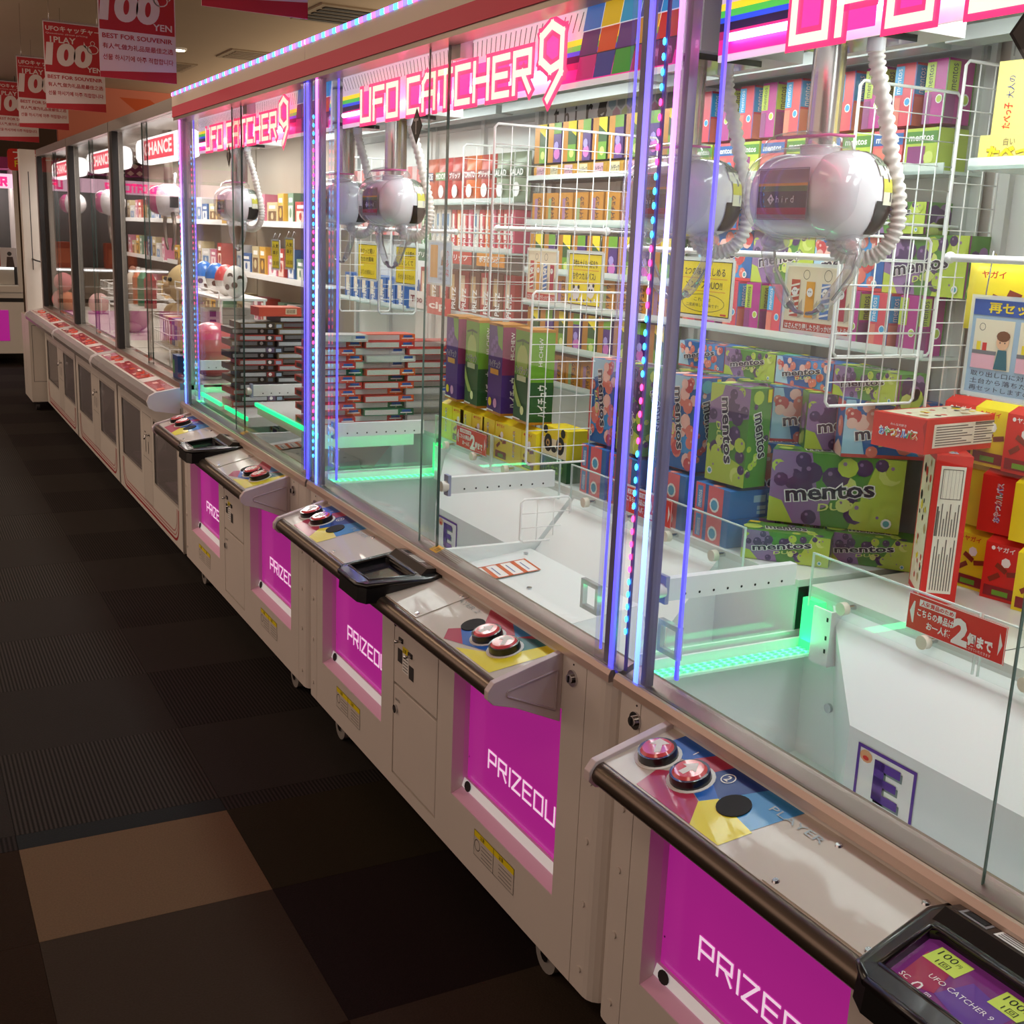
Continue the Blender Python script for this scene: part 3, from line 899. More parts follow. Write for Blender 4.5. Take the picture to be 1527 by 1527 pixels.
for q in range(4): b.rect(F, 0.02, 0.016 + q * 0.037, 0.08, 0.019 + q * 0.037, mat('6b78a8', 0.5), 2)
P('receipt_sticker', b, i_ch)
b = MB()
for y in (1.662,):
    b.box(0.056, 0.418, y - 0.022, y + 0.016, 0.752, 0.757, ACRYL_EDGE)
    for yy in (-0.016, -0.005, 0.006):
        b.box(0.060, 0.416, y + yy, y + yy + 0.005, 0.757, 0.760, GREEN)
P('green_light_tape', b, i_ch)
b = MB(); b.box(0.40, 0.418, 1.635, 1.678, 0.758, 0.856, mat('3ce080', 0.4, emit=0.6, name='green_lit_bracket'))  # green tape light on the bracket put into its colour and glow
P('lit_bracket', b, i_ch)
b = MB(); b.box(0.425, 0.432, 1.585, 1.632, 0.75, 0.855, INNER); b.box(0.385, 0.432, 1.585, 1.590, 0.75, 0.855, INNER); b.box(0.385, 0.39, 1.59, 1.632, 0.75, 0.855, INNER)
for zz_ in (0.775, 0.80, 0.835): b.rect(FX(0.385, 1.632, 0), 0.036, zz_, 0.041, zz_ + 0.008, MATT, 1)
P('slotted_bracket', b, i_ch)
for yb in (1.672, 0.862):
    b = MB(); b.box(0.07, 0.36, yb - 0.012, yb + 0.006, 0.890, 0.930, INNER)
    for q in range(8): b.disc(FYm(0.07, yb - 0.012, 0.89), 0.04 + q * 0.031, 0.010, 0.0025, MATT, 1, 8)
    b.cyl((0.052, yb - 0.004, 0.908), (0.068, yb - 0.004, 0.908), 0.013, mat('e0ddd4', 0.3), 14); b.box(0.066, 0.074, yb - 0.014, yb + 0.01, 0.885, 0.935, mat('9aa0c0', 0.3))
    P('drilled_bar', b)
# --- prize field, shields
b = MB(); b.box(0.42, 0.775, 0.016, 1.684, 0.862, 0.876, mat('e6e8e4', 0.22, coat=0.3, name='field_board')); b.box(0.42, 0.775, 1.28, 1.282, 0.876, 0.8765, DGREY); P('prize_field', b)
for y0, y1 in ((0.895, 1.66), (0.16, 0.835)):
    for a, c_ in ((y0, (y0 + y1) / 2 - 0.006), ((y0 + y1) / 2 + 0.006, y1)):
        b = MB(); b.box(0.398, 0.402, a, c_, 0.845, 0.945, ACRYL)
        b.box(0.3975, 0.4025, a, c_, 0.945, 0.9475, ACRYL_EDGE); b.box(0.3975, 0.4025, a - 0.002, a, 0.845, 0.9475, ACRYL_EDGE); b.box(0.3975, 0.4025, c_, c_ + 0.002, 0.845, 0.9475, ACRYL_EDGE)
        k = P('clear_shield', b)
        for t in (0.25, 0.75):
            bb = MB(); yy = a + (c_ - a) * t; bb.cyl((0.3985, yy, 0.868), (0.385, yy, 0.868), 0.012, mat('e4ddcc', 0.3), 12); bb.cyl((0.40, yy, 0.868), (0.42, yy, 0.868), 0.005, CHROME, 8); P('thumb_screw', bb, k)
# --- back, roof, header
b = MB(); b.box(0.775, 0.785, 0.016, 1.684, 0.45, 1.90, mat('dfe2e0', 0.4, name='back_panel'))
for y in (0.05, 0.43, 0.83, 0.87, 1.26, 1.65): b.box(0.760, 0.775, y - 0.012, y + 0.012, 0.88, 1.89, mat('d0d3d2', 0.4))
b.box(0.765, 0.775, 0.03, 1.67, 1.85, 1.875, mat('a9adad', 0.4)); P('back_panel', b)
b = MB(); b.box(0.0, 0.80, 0.004, 1.696, 1.905, 1.944, mat('d9dcda', 0.5, name='roof_underside')); b.box(0.80, 0.95, 0.004, 1.696, 0.88, 1.945, CAB)
b.box(0.055, 0.76, 0.825, 0.875, 1.865, 1.905, mat('b5b9b8', 0.35)); b.box(0.60, 0.66, 0.02, 1.68, 1.855, 1.88, mat('b5b9b8', 0.35)); b.box(0.18, 0.22, 0.02, 1.68, 1.872, 1.90, mat('b5b9b8', 0.35))
P('roof', b)
b = MB(); b.box(-0.008, 0.02, 0.001, 1.699, 1.945, 1.986, CREAM); b.box(-0.008, 0.02, 0.0, 1.7, 1.904, 1.945, PINKB); b.box(-0.004, 0.05, 0.0, 1.7, 1.892, 1.904, STEEL); b.box(0.02, 0.95, 0.0, 1.7, 1.945, 1.984, CREAM)
k = P('header', b)
b = MB(); b.box(-0.010, 0.004, 0.002, 1.698, 1.986, 1.998, LEDT); P('top_light_tape', b, k)
# printed backlit header glass
b = MB(); b.box(0.085, 0.090, 0.05, 1.65, 1.768, 1.903, mat('e6e2e6', 0.4, emit=0.28, name='header_panel_print'))
F = FX(0.085, 1.65, 1.768); HL = 1.6
for q in range(74):
    x0 = 0.02 + q * 0.0212; sl = 0.10 - q * 0.0026
    b.poly(F, [(x0, 0.098 + 0.0), (x0 + 0.003, 0.098), (x0 + 0.003 - sl * 0.3, 0.13), (x0 - sl * 0.3, 0.13)], MATT, 0.6)
for y0, y1, h_ in ((0.074, 0.084, 'ffe820'), (0.064, 0.074, '42c848'), (0.056, 0.064, '2050d8'), (0.044, 0.056, '171030'), (0.032, 0.044, 'a0205a'), (0.010, 0.032, 'e0248c')):
    b.rect(F, 0.0, y0, 0.21, y1, mat(h_, 0.4, emit=0.45), 1); b.rect(F, 1.20, y0, HL, y1, mat(h_, 0.4, emit=0.45), 1)
sq = ['c81e78', '5a1e6a', '3a78c8', '2a3a88', 'd84a20', 'e8c020', '3a9838', '5a2a7a', '28a0d0', 'c0306a', 'e8a020', '2a4a98', '6a1e5a', 'd03030', '3a9ad8']
for q in range(15):
    i_, j_ = q // 3, q % 3
    x0 = 1.27 + i_ * 0.062 + j_ * 0.01
    b.poly(F, [(x0, 0.012 + j_ * 0.042), (x0 + .060, 0.012 + j_ * 0.042), (x0 + .072, 0.052 + j_ * 0.042), (x0 + .012, 0.052 + j_ * 0.042)], mat(sq[q], 0.4, emit=0.25), 2)
k = P('header_panel', b)
b = MB(); F = FX(0.070, 1.46, 1.776)
TP = mat('f02c64', 0.4, emit=1.0, name='title_outline'); TC = mat('ffe6cc', 0.4, emit=0.75, name='title_cream'); TH = mat('f83090', 0.4, emit=0.9, name='title_hot_pink')
kx_ = 0.93 / stroke_width('UFO CATCHER'); cx_ = 0
for c_ in 'UFO CATCHER':
    if c_ == ' ': cx_ += 1.9; continue
    b.rect(F, cx_ * kx_, 0.0, (cx_ + 3) * kx_, 0.072, TH, 0.5); cx_ += 4.2
b.poly(F, [(0.974, 0.049), (0.974, 0.092), (1.012, 0.109), (1.053, 0.092), (1.053, 0.03), (1.012, 0.029)], TH, 0.5)
b.strokes(F, 'UFO CATCHER', 0, 0, 0.072, 0.030, TP, 1, wid=0.93); b.strokes(F, 'UFO CATCHER', 0, 0, 0.072, 0.0135, TC, 5, wid=0.93)
b.strokes(F, '9', 0.965, 0.0, 0.072, 0.034, TP, 1, wid=0.088); b.strokes(F, '9', 0.965, 0.0, 0.072, 0.0155, TC, 5, wid=0.088)
P('title_lettering', b, k)
b = MB(); b.cyl((0.077, 0.45, 1.80), (0.077, 1.62, 1.80), 0.006, glow('ff9ad8', 6, 'header_tube'), 10)
P('header_tube', b, k)
# diamond badge with a letter on the front glass
b = MB(); F = FX(0.0465, 1.035, 1.735); b.poly(F, [(0, .042), (-.034, 0), (0, -.042), (.034, 0)], MATT, 1); b.poly(F, [(0, .036), (-.029, 0), (0, -.036), (.029, 0)], mat('4a4646', 0.5), 2); b.strokes(F, 'T', -0.012, -0.015, 0.03, 0.006, SIGNW, 3, wid=0.02)
P('diamond_badge', b)
# --- glass
b = MB(); b.box(0.030, 0.034, 0.05, 0.932, 0.757, 1.895, GLASS); b.box(0.0298, 0.0342, 0.932, 0.9335, 0.757, 1.895, mat('6d8a84', 0.3))
k = P('sliding_pane', b)
b = MB(); 
def handle(y):
    h = MB(); h.box(0.046, 0.056, y - 0.030, y - 0.021, 0.81, 0.868, HANDLE); h.box(0.046, 0.056, y + 0.021, y + 0.030, 0.81, 0.868, HANDLE); h.box(0.046, 0.056, y - 0.021, y + 0.021, 0.81, 0.819, HANDLE); h.box(0.046, 0.056, y - 0.021, y + 0.021, 0.859, 0.868, HANDLE)
    for a in (-0.025, 0.025):
        for c in (0.8145, 0.8635): h.cyl((0.056, y + a, c), (0.058, y + a, c), 0.003, CHROME, 8)
    return h
P('pane_handle', handle(0.17), k)
b = MB(); b.box(0.040, 0.045, 0.853, 1.65, 0.762, 1.895, GLASS); b.box(0.0395, 0.0455, 0.850, 0.853, 0.762, 1.895, GLASS_EDGE)
k = P('sliding_pane', b); P('pane_handle', handle(1.615), k)
for y in (0.010, 1.686):
    b = MB(); b.box(0.058, 0.76, y, y + 0.003, 0.775, 1.904, GLASS_SIDE); P('side_pane', b)
# --- corner posts with light tapes
for y0, y1, lt, yl, dim, yd in ((0.004, 0.075, LEDP, 0.024, LEDP, 0.068), (1.60, 1.668, LEDW, 1.645, LEDD, 1.588)):
    b = MB(); b.box(0.004, 0.010, y0, y1, 0.757, 1.895, POSTCLEAR)
    b.box(0.010, 0.026, min(yl, yl) + (0.012 if yl < 1 else -0.026), yl + (0.028 if yl < 1 else -0.012), 0.757, 1.895, mat('8a8894', 0.4, metal=0.5, name='post_metal'))
    k = P('corner_post', b)
    wd = 0.0048 if yl < 1 else 0.0036
    b = MB(); b.box(0.005, 0.010, yl - wd, yl + wd, 0.745, 1.895, lt); P('light_tape', b, k)
    b = MB(); w2 = 0.002 if yd < 1 else 0.0035
    b.box(0.011 if yd < 1 else 0.048, 0.014 if yd < 1 else 0.053, yd - w2, yd + w2, 0.775, 1.895, dim); P('light_tape', b, k)
b = MB()
for q in range(44):
    z = 0.83 + q * 0.0225
    b.ell((0.016, 1.698, z), (0.003, 0.003, 0.006), glow('ff3a78' if (q // 5) % 2 else '38b8ff', 3.0), 6, 4)
b.box(0.019, 0.023, 1.694, 1.700, 0.757, 1.895, mat('6a5a90', 0.2))
P('dot_light_string', b, None, 'stuff')

YO = {0: -1.685, 1: 0.015, 2: 1.715}
LM = ['crane game nearest the camera, cut by the right picture edge', 'crane game in the middle of three, yellow and gold sweets inside', 'crane game next to the older white machines, stacked flat boxes inside']
machines = []
for i in range(3):
    root = empty('crane_game', (0, YO[i], 0), 'lit ' + LM[i], 'crane game', 'lit crane games with magenta prize doors')
    machines.append(root)
    objs = []
    for name, me, par, kind, bev in PROTO:
        if i == 2 and name in ('clear_shield', 'thumb_screw'):
            objs.append(None); continue          # this one has boards there instead
        if i and name == 'screen': me = dark_screen
        o = bpy.data.objects.new(name, me); COL.objects.link(o)
        o.parent = root if par is None else objs[par]
        if kind: o['kind'] = kind
        if bev:
            bv = o.modifiers.new('bevel', 'BEVEL'); bv.width = bev; bv.segments = 2; bv.limit_method = 'ANGLE'
        objs.append(o)
    # lamps the machine has: white strip behind the header, green tape in the chute
    for y in (0.45, 1.25):
        area('interior_lamp', (0.40, y, 1.895), (0.16, 0.66), 2.9, (0.93, 1.0, 0.97), (0, 0, 0), root)
    area('chute_lamp', (0.24, 1.66, 0.775), (0.34, 0.03), 0.22, (0.02, 1.0, 0.30), (math.pi, 0, 0), root)

# ================================================================== CLAWS
CLAWARM = glass_mat('clear_arm_plastic', (0.93, 0.93, 0.95), 0.9, 0.10, 0.06, 0.20, (0.9, 0.9, 0.95))
CW = mat('f0eef6', 0.22, coat=0.5, name='claw_white')


def claw_meshes():
    out = []
    b = MB(); b.ell((0.004, 0, 0), (0.070, 0.088, 0.062), CW, 28, 18, 0.62); out.append(('claw_body', b.mesh('claw_body'), None))
    for s in (-1, 1):
        b = MB(); b.ell((0.006, s * 0.062, 0), (0.070, 0.052, 0.066), CW, 28, 18, 0.85); out.append(('end_shell', b.mesh('end_shell'), None))
        b = MB()
        vb = [('7c8674', 0.044, 0.066), ('e8e8da', 0.026, 0.044), ('d0cc50', 0.008, 0.026), ('e8e6d0', -0.010, 0.008)]
        for h_, z0, z1 in vb:
            b.ell((0.006, s * 0.062, 0), (0.0715, 0.0535, 0.0675), mat(h_, 0.4), 72, 48, 0.85, cut=lambda c, z0=z0, z1=z1: 0.020 < c.x < 0.056 and z0 < c.z < z1 and c.y * s > 0.06 and (int(c.x * 500) % 4))
        b.ell((0.006, s * 0.062, 0), (0.0712, 0.0532, 0.0672), BLACK, 72, 48, 0.85, cut=lambda c: 0.014 < c.x < 0.056 and -0.056 < c.z < -0.009 and c.y * s > 0.055)
        out.append(('vent_band', b.mesh('vent_band'), None))
    b = MB()
    F = FX(-0.0665, 0.062, -0.04)
    b.rect(F, 0.006, 0.004, 0.118, 0.076, mat('a88c90', 0.2), 1)
    for y0, y1, h_ in ((0.052, 0.056, 'e8a020'), (0.044, 0.052, '5a7028'), (0.020, 0.044, '3a1c24'), (0.010, 0.020, 'b83048')):
        b.rect(F, 0.006, y0, 0.118, y1, mat(h_, 0.25), 2)
    b.poly(F, [(0.038, 0.024), (0.046, 0.032), (0.038, 0.040), (0.030, 0.032)], SIGNW, 3); b.text(F, 't', 0.036, 0.028, 0.008, MATT, 4); b.text(F, 'h i r d', 0.050, 0.0275, 0.010, SIGNW, 3, wid=0.040)
    b.frame(F, 0.004, 0.002, 0.120, 0.078, 0.0015, mat('9a8a98', 0.3), 3)
    out.append(('name_plate', b.mesh('name_plate'), None))
    b = MB()
    b.ell((-0.012, 0.0, 0.004), (0.074, 0.112, 0.070), CLAWCLEAR, 30, 20, 0.7, cut=lambda c: c.x < 0.01)
    b.ell((0.0, 0.03, 0.070), (0.055, 0.075, 0.028), CLAWCLEAR, 20, 10, 0.8, cut=lambda c: c.z > 0.066)
    b.tube([(-0.045, 0.05, 0.085), (-0.02, -0.04, 0.088), (0.02, -0.05, 0.088)], 0.0022, mat('f078b8', 0.3), 6)
    out.append(('clear_shell', b.mesh('clear_shell'), None))
    b = MB(); b.cyl((0.0, 0.0, 0.055), (0.0, 0.0, 0.228), 0.0235, mat('cfc9c6', 0.22, metal=0.75, name='pole_metal'), 24); b.cyl((0.03, 0.022, 0.09), (0.03, 0.022, 0.228), 0.019, mat('a59a98', 0.25, metal=0.75), 20)
    b.cyl((0, 0, 0.055), (0, 0, 0.075), 0.030, CW, 20); out.append(('pole', b.mesh('pole'), None))
    b = MB(); b.box(-0.045, 0.09, -0.085, 0.085, 0.224, 0.234, BLACK); b.box(-0.06, 0.16, -0.11, 0.13, 0.234, 0.325, mat('b8b4b4', 0.4)); b.cyl((0.025, -0.070, 0.205), (0.025, -0.070, 0.224), 0.014, CW, 10)
    out.append(('carriage', b.mesh('carriage'), None))
    path = []; rad = []
    key = [(0.025, -0.070, 0.212), (0.030, -0.074, 0.18), (0.046, -0.082, 0.12), (0.058, -0.092, 0.06), (0.068, -0.104, 0.0), (0.068, -0.106, -0.045), (0.058, -0.090, -0.080), (0.040, -0.062, -0.092), (0.02, -0.04, -0.082), (0.01, -0.035, -0.055)]
    N = 120
    for i in range(N):
        t = i / (N - 1) * (len(key) - 1); k_ = min(int(t), len(key) - 2); f_ = t - k_
        P0, P1, P2, P3 = (Vector(key[max(k_ - 1, 0)]), Vector(key[k_]), Vector(key[k_ + 1]), Vector(key[min(k_ + 2, len(key) - 1)]))
        path.append(0.5 * ((2 * P1) + (P2 - P0) * f_ + (2 * P0 - 5 * P1 + 4 * P2 - P3) * f_ ** 2 + (3 * P1 - P0 - 3 * P2 + P3) * f_ ** 3))
        rad.append(0.0132 if i % 3 else 0.0095)
    b = MB(); b.tube(path, rad, mat('eae4e0', 0.5, name='coil_hose'), 10); out.append(('coiled_hose', b.mesh('coiled_hose'), None))
    for s in (-1, 1):
        b = MB()
        b.ell((0.0, s * 0.085, -0.070), (0.024, 0.024, 0.016), CLAWARM, 12, 8)
        b.tube([(0.0, s * 0.082, -0.066), (0.0, s * 0.100, -0.088), (0.0, s * 0.088, -0.115), (0.0, s * 0.052, -0.155), (0.0, s * 0.036, -0.168)], [0.013, 0.012, 0.011, 0.010, 0.009], CLAWARM, 8)
        b.tube([(0.008, s * 0.095, -0.082), (0.008, s * 0.085, -0.115), (0.008, s * 0.050, -0.155)], 0.0022, CHROME, 5)
        out.append(('claw_arm', b.mesh('claw_arm'), None))
        b = MB(); b.tube([(0.0, s * 0.038, -0.166), (0.0, s * 0.020, -0.177), (0.0, s * 0.004, -0.179)], [0.006, 0.004, 0.003], mat('9a94a0', 0.2, metal=0.5), 6)
        out.append(('arm_tip', b.mesh('arm_tip'), len(out) - 1))
    return out


CM = claw_meshes()
CL = ['pale crane claw with printed name plate, nearest the camera', 'pale crane claw half hidden behind the glowing corner posts', 'pale crane claw at the left end of the middle lit machine',
      'pale crane claw right beside another, across the post at the middle machine', 'pale crane claw above the dark flat boxes in the third lit machine']
for i, (x, y) in enumerate([(0.2, -0.157), (0.2, 0.196), (0.2, 1.571), (0.2, 1.99), (0.2, 3.22)]):
    t = empty('crane_claw', (x, y, 1.572), CL[i], 'claw', 'claws hanging in the lit machines')
    objs = []
    for name, me, par in CM:
        o = bpy.data.objects.new(name, me); COL.objects.link(o); o.parent = t if par is None else objs[par]; objs.append(o)

# ================================================================== WIRE GRIDS, RODS, SHELVES


def wire_grid(x0, x1, y, z0, z1, lab, pitch=0.043):
    t = empty('wire_grid', (x0, y, z0), lab, 'grid', 'white wire grids inside the lit machines')
    w, h = x1 - x0, z1 - z0
    b = MB(); c = 0.008
    b.tube([(c, 0, 0), (w - c, 0, 0), (w, 0, c), (w, 0, h - c), (w - c, 0, h), (c, 0, h), (0, 0, h - c), (0, 0, c), (c, 0, 0)], 0.0030, WIRE, 6)
    b.obj('frame', t)
    b = MB(); nx = max(2, round(w / pitch)); nz = max(2, round(h / pitch))
    for i in range(1, nx): b.tube([(w * i / nx, 0.001, 0), (w * i / nx, 0.001, h)], 0.0013, WIRE, 4)
    for i in range(1, nz): b.tube([(0, -0.001, h * i / nz), (w, -0.001, h * i / nz)], 0.0013, WIRE, 4)
    b.obj('wires', t, kind='stuff')


wire_grid(0.645, 0.762, -0.018, 1.20, 1.83, 'tall narrow white wire grid nearest the camera, beside the yellow boxes')
wire_grid(0.415, 0.635, 0.004, 1.215, 1.52, 'low white wire grid left of the tall narrow one')
wire_grid(0.46, 0.71, 0.045, 1.30, 1.785, 'faint white wire grid behind the nearest claw')
wire_grid(0.262, 0.53, 0.842, 0.955, 1.37, 'white wire grid standing left of the tall blue and green fruit boxes')
wire_grid(0.255, 0.395, 0.842, 0.76, 0.868, 'small white wire grid hanging low over the white chute tray')
wire_grid(0.17, 0.62, 0.888, 1.30, 1.742, 'upper white wire grid left of the gold boxes in the middle machine')
wire_grid(0.23, 0.352, 1.742, 1.25, 1.60, 'small white wire grid behind the left yellow cards')
wire_grid(0.50, 0.765, 1.742, 1.262, 1.76, 'large white wire grid in front of the red snack shelves')
wire_grid(0.40, 0.60, 2.56, 1.20, 1.75, 'white wire grid behind the claw of the third lit machine')


def rod(y0, y1, z, lab, x=0.50):
    b = MB(); b.cyl((x, y0, z), (x, y1, z), 0.0065, WIRE, 10)
    for y in (y0, y1): b.ell((x, y, z), (0.010, 0.010, 0.010), WIRE, 10, 6)
    for y in (y0 + 0.03, y1 - 0.03): b.cyl((x, y, z), (0.76, y, z), 0.003, WIRE, 6)
    b.obj('hanging_rod', label=lab, cat='rod', group='white rods that hold the cards')


rod(-0.80, -0.165, 1.488, 'white rod over the blue and white notice card')
rod(0.05, 0.80, 1.478, 'white rod over the yellow speech bubble card')
rod(0.91, 1.50, 1.515, 'white rod in front of the gold boxes')
rod(1.78, 2.66, 1.50, 'white rod over the yellow cards at the left')
rod(0.03, 0.26, 1.545, 'short white rod ends behind the nearest wire grid')


def shelf(y0, y1, z, lab, mt=None, x0=0.66):
    b = MB(); b.box(x0, 0.774, y0, y1, z - 0.006, z, mt or ACRYL_EDGE); b.box(x0, x0 + 0.003, y0, y1, z - 0.006, z + 0.014, ACRYL_EDGE)
    b.obj('shelf_board', label=lab, cat='shelf', group='shelves on the back panels')


# ================================================================== PRINTED BOXES
def frames(w, t, h):
    """faces of a box centred on its own origin: front is -y, right +x, left -x, top, back"""
    return dict(front=Frame((-w / 2, -t / 2, -h / 2), (1, 0, 0), (0, 0, 1)), back=Frame((w / 2, t / 2, -h / 2), (-1, 0, 0), (0, 0, 1)),
                right=Frame((w / 2, -t / 2, -h / 2), (0, 1, 0), (0, 0, 1)), left=Frame((-w / 2, t / 2, -h / 2), (0, -1, 0), (0, 0, 1)),
                top=Frame((-w / 2, -t / 2, h / 2), (1, 0, 0), (0, 1, 0)), bottom=Frame((-w / 2, t / 2, -h / 2), (1, 0, 0), (0, -1, 0)))


def base_box(w, t, h, mt):
    return MB().box(-w / 2, w / 2, -t / 2, t / 2, -h / 2, h / 2, mt)


G_BG = mat('4f8a38', 0.35, name='fruit_green'); G_LM = mat('b6ca4a', 0.35, name='fruit_lime'); G_PU = mat('4c3262', 0.35, name='fruit_purple'); G_MV = mat('8f6e9e', 0.35); G_LY = mat('d0dc78', 0.35)
P_BG = mat('2464aa', 0.35, name='fruit_blue'); P_SA = mat('dd7a6c', 0.35, name='fruit_peach'); P_LT = mat('efbcb2', 0.35); P_RD = mat('c8484c', 0.35); INK = mat('2e2440', 0.4, name='dark_ink')
SPURP = mat('8a3a78', 0.35); SRED = mat('e0606a', 0.35)


def fruit(b, F, W_, H_, kind, seed, n=16, s=1.0):
    r = random.Random(seed)
    for i in range(n):
        x = r.uniform(0.04, 0.96) * W_; y = r.uniform(0.08, 0.92) * H_
        rr = r.uniform(0.075, 0.12) * min(W_, H_) * 1.3 * s
        rr = min(rr, x, W_ - x, y, H_ - y)
        if rr < 0.004: continue
        if kind == 'grape':
            mt = (G_PU, G_PU, G_LM, G_MV)[i % 4] if x < W_ * .5 else (G_LM, G_LY, G_PU, G_LM)[i % 4]
        else:
            mt = (P_SA, P_LT, P_SA, P_RD)[i % 4]
        b.disc(F, x, y, rr, mt, 1 + i * 0.06, 9)
        b.disc(F, x - rr * .3, y + rr * .35, rr * .22, P_LT if kind != 'grape' else G_MV, 1.03 + i * 0.06, 6)


def brand(b, F, x, y, size, wid, rot=0.0, duo=True):
    b.text(F, 'mentos', x, y, size, SIGNW, 3, wid=wid, bold=0.07, rot=rot)
    b.text(F, 'mentos', x + 0.0, y + 0.0, size, INK, 4, wid=wid, bold=0.025, rot=rot)
    if duo:
        c, s = math.cos(rot), math.sin(rot)
        dx, dy = wid * 0.35, -size * 0.95
        b.text(F, 'DUO', x + dx * c - dy * s, y + dx * s + dy * c, size * 0.6, G_LY, 4, wid=wid * 0.4, bold=0.02, rot=rot, shear=0.2)


def candy_box(kind, w, t, h):
    bg = G_BG if kind == 'grape' else P_BG
    b = base_box(w, t, h, bg); f = frames(w, t, h)
    for nm, sd in (('front', 3), ('back', 4)):
        F = f[nm]
        if kind == 'grape':
            b.poly(F, [(0, 0), (w * .42, 0), (w * .30, h), (0, h)], G_MV, .5); b.poly(F, [(w * .62, 0), (w, 0), (w, h), (w * .80, h)], G_LM, .5); b.poly(F, [(0, 0), (w * .2, 0), (w * .1, h * .3), (0, h * .35)], G_LM, .7)
        else:
            b.poly(F, [(0, 0), (w * .25, 0), (w * .1, h), (0, h)], mat('a8d0e8', .35), .5); b.poly(F, [(w * .7, 0), (w * .85, 0), (w * .8, h), (w * .6, h)], mat('3a94d8', .35), .5); b.rect(F, 0, 0, w, h * .06, P_RD, .7)
        fruit(b, F, w, h, kind, sd, 26)
        brand(b, F, w * 0.14, h * 0.30, h * 0.17, w * 0.66, 0.16)
        b.disc(F, w * 0.90, h * 0.13, h * 0.07, SIGNW, 4.5, 10); b.disc(F, w * 0.90, h * 0.13, h * 0.045, mat('4aa0b0', 0.4), 5, 8)
    for nm in ('left', 'right'):
        F = f[nm]
        if kind == 'grape':
            b.rect(F, 0, h * .82, t, h, G_BG, 1)
            for i, (x, y) in enumerate(((.3, .66), (.65, .72), (.5, .55), (.75, .5), (.3, .45), (.55, .38))): b.disc(F, x * t, y * h, t * .2, (G_PU, G_MV)[i % 2] if i % 3 else G_PU, 1.5 + i * .1, 8)
            b.disc(F, .6 * t, .2 * h, t * .26, G_LM, 2, 9); b.disc(F, .3 * t, .12 * h, t * .2, G_LY, 2.2, 8)
        else:
            b.rect(F, 0, h * .84, t, h * .97, P_RD, 1); b.poly(F, [(0, h * .84), (t, h * .84), (t * .5, h * .76)], P_RD, 1.1)
            b.disc(F, .62 * t, .52 * h, t * .34, P_SA, 2, 11); b.disc(F, .5 * t, .56 * h, t * .12, P_LT, 2.3, 7); b.poly(F, [(0, 0), (t, 0), (t, h * .16), (t * .5, h * .28), (0, h * .12)], P_LT, 1.4)
        b.rect(F, 0, 0, t * .06, h, SPURP if kind == 'grape' else SRED, 2.6)
    for nm in ('top', 'bottom'):
        F = f[nm]
        if nm == 'bottom' or kind == 'peach':
            pass
        fruit(b, F, w, t, kind, 9, 12, 0.9)
        if nm == 'top':
            brand(b, F, w * 0.26, t * 0.22, t * 0.34, w * 0.46, 0.22, False)
            b.disc(F, w * 0.09, t * 0.36, t * 0.24, mat('4aa0b0', 0.4) if kind == 'peach' else G_LM, 3, 10); b.rect(F, 0.002, t * .78, w * .14, t * .96, YEL, 3)
    return b.mesh('candy_box')


def blue_carton(w, t, h):
    b = base_box(w, t, h, mat('2a6ab0', 0.4, name='carton_blue')); f = frames(w, t, h)
    G = mat('93b4cc', 0.4)
    for nm in ('front', 'back'):
        F = f[nm]
        for x0, x1, y0, y1 in ((.3, .45, .55, .80), (.47, .62, .60, .86), (.63, .75, .64, .80), (.35, .46, .28, .42), (.48, .70, .34, .50), (.35, .46, .12, .24)):
            b.rect(F, w * x0, h * y0, w * x1, h * y1, G, 1)
    fruit(b, f['top'], w, t, 'peach', 5, 14)
    for nm in ('left', 'right'):
        F = f[nm]
        b.rect(F, 0, 0, t * .28, h, SRED, 1); b.rect(F, t * .06, h * .1, t * .22, h * .9, mat('4a90d0', 0.4), 2); b.text(F, 'mentos', t * .2, h * .14, t * .10, SIGNW, 3, rot=math.pi / 2, wid=h * .6)
        b.rect(F, t * .38, 0, t * .82, h, mat('e0606a', 0.35), 1); b.disc(F, t * .58, h * .35, t * .14, SIGNW, 2, 10); b.disc(F, t * .58, h * .35, t * .10, mat('4aa0c8', 0.4), 3, 9)
    return b.mesh('candy_carton')


UW, UT, UH = 0.205, 0.062, 0.115
big = {k: candy_box(k, UW, UT, UH) for k in ('peach', 'grape')}
huge = {k: candy_box(k, 0.262, 0.064, 0.150) for k in ('peach', 'grape')}
up2 = {k: candy_box(k, 0.188, 0.062, UH) for k in ('peach', 'grape')}
low = {k: candy_box(k, 0.174, 0.080, 0.060) for k in ('peach', 'grape')}
NM = {'peach': 'blue and peach', 'grape': 'green and grape'}
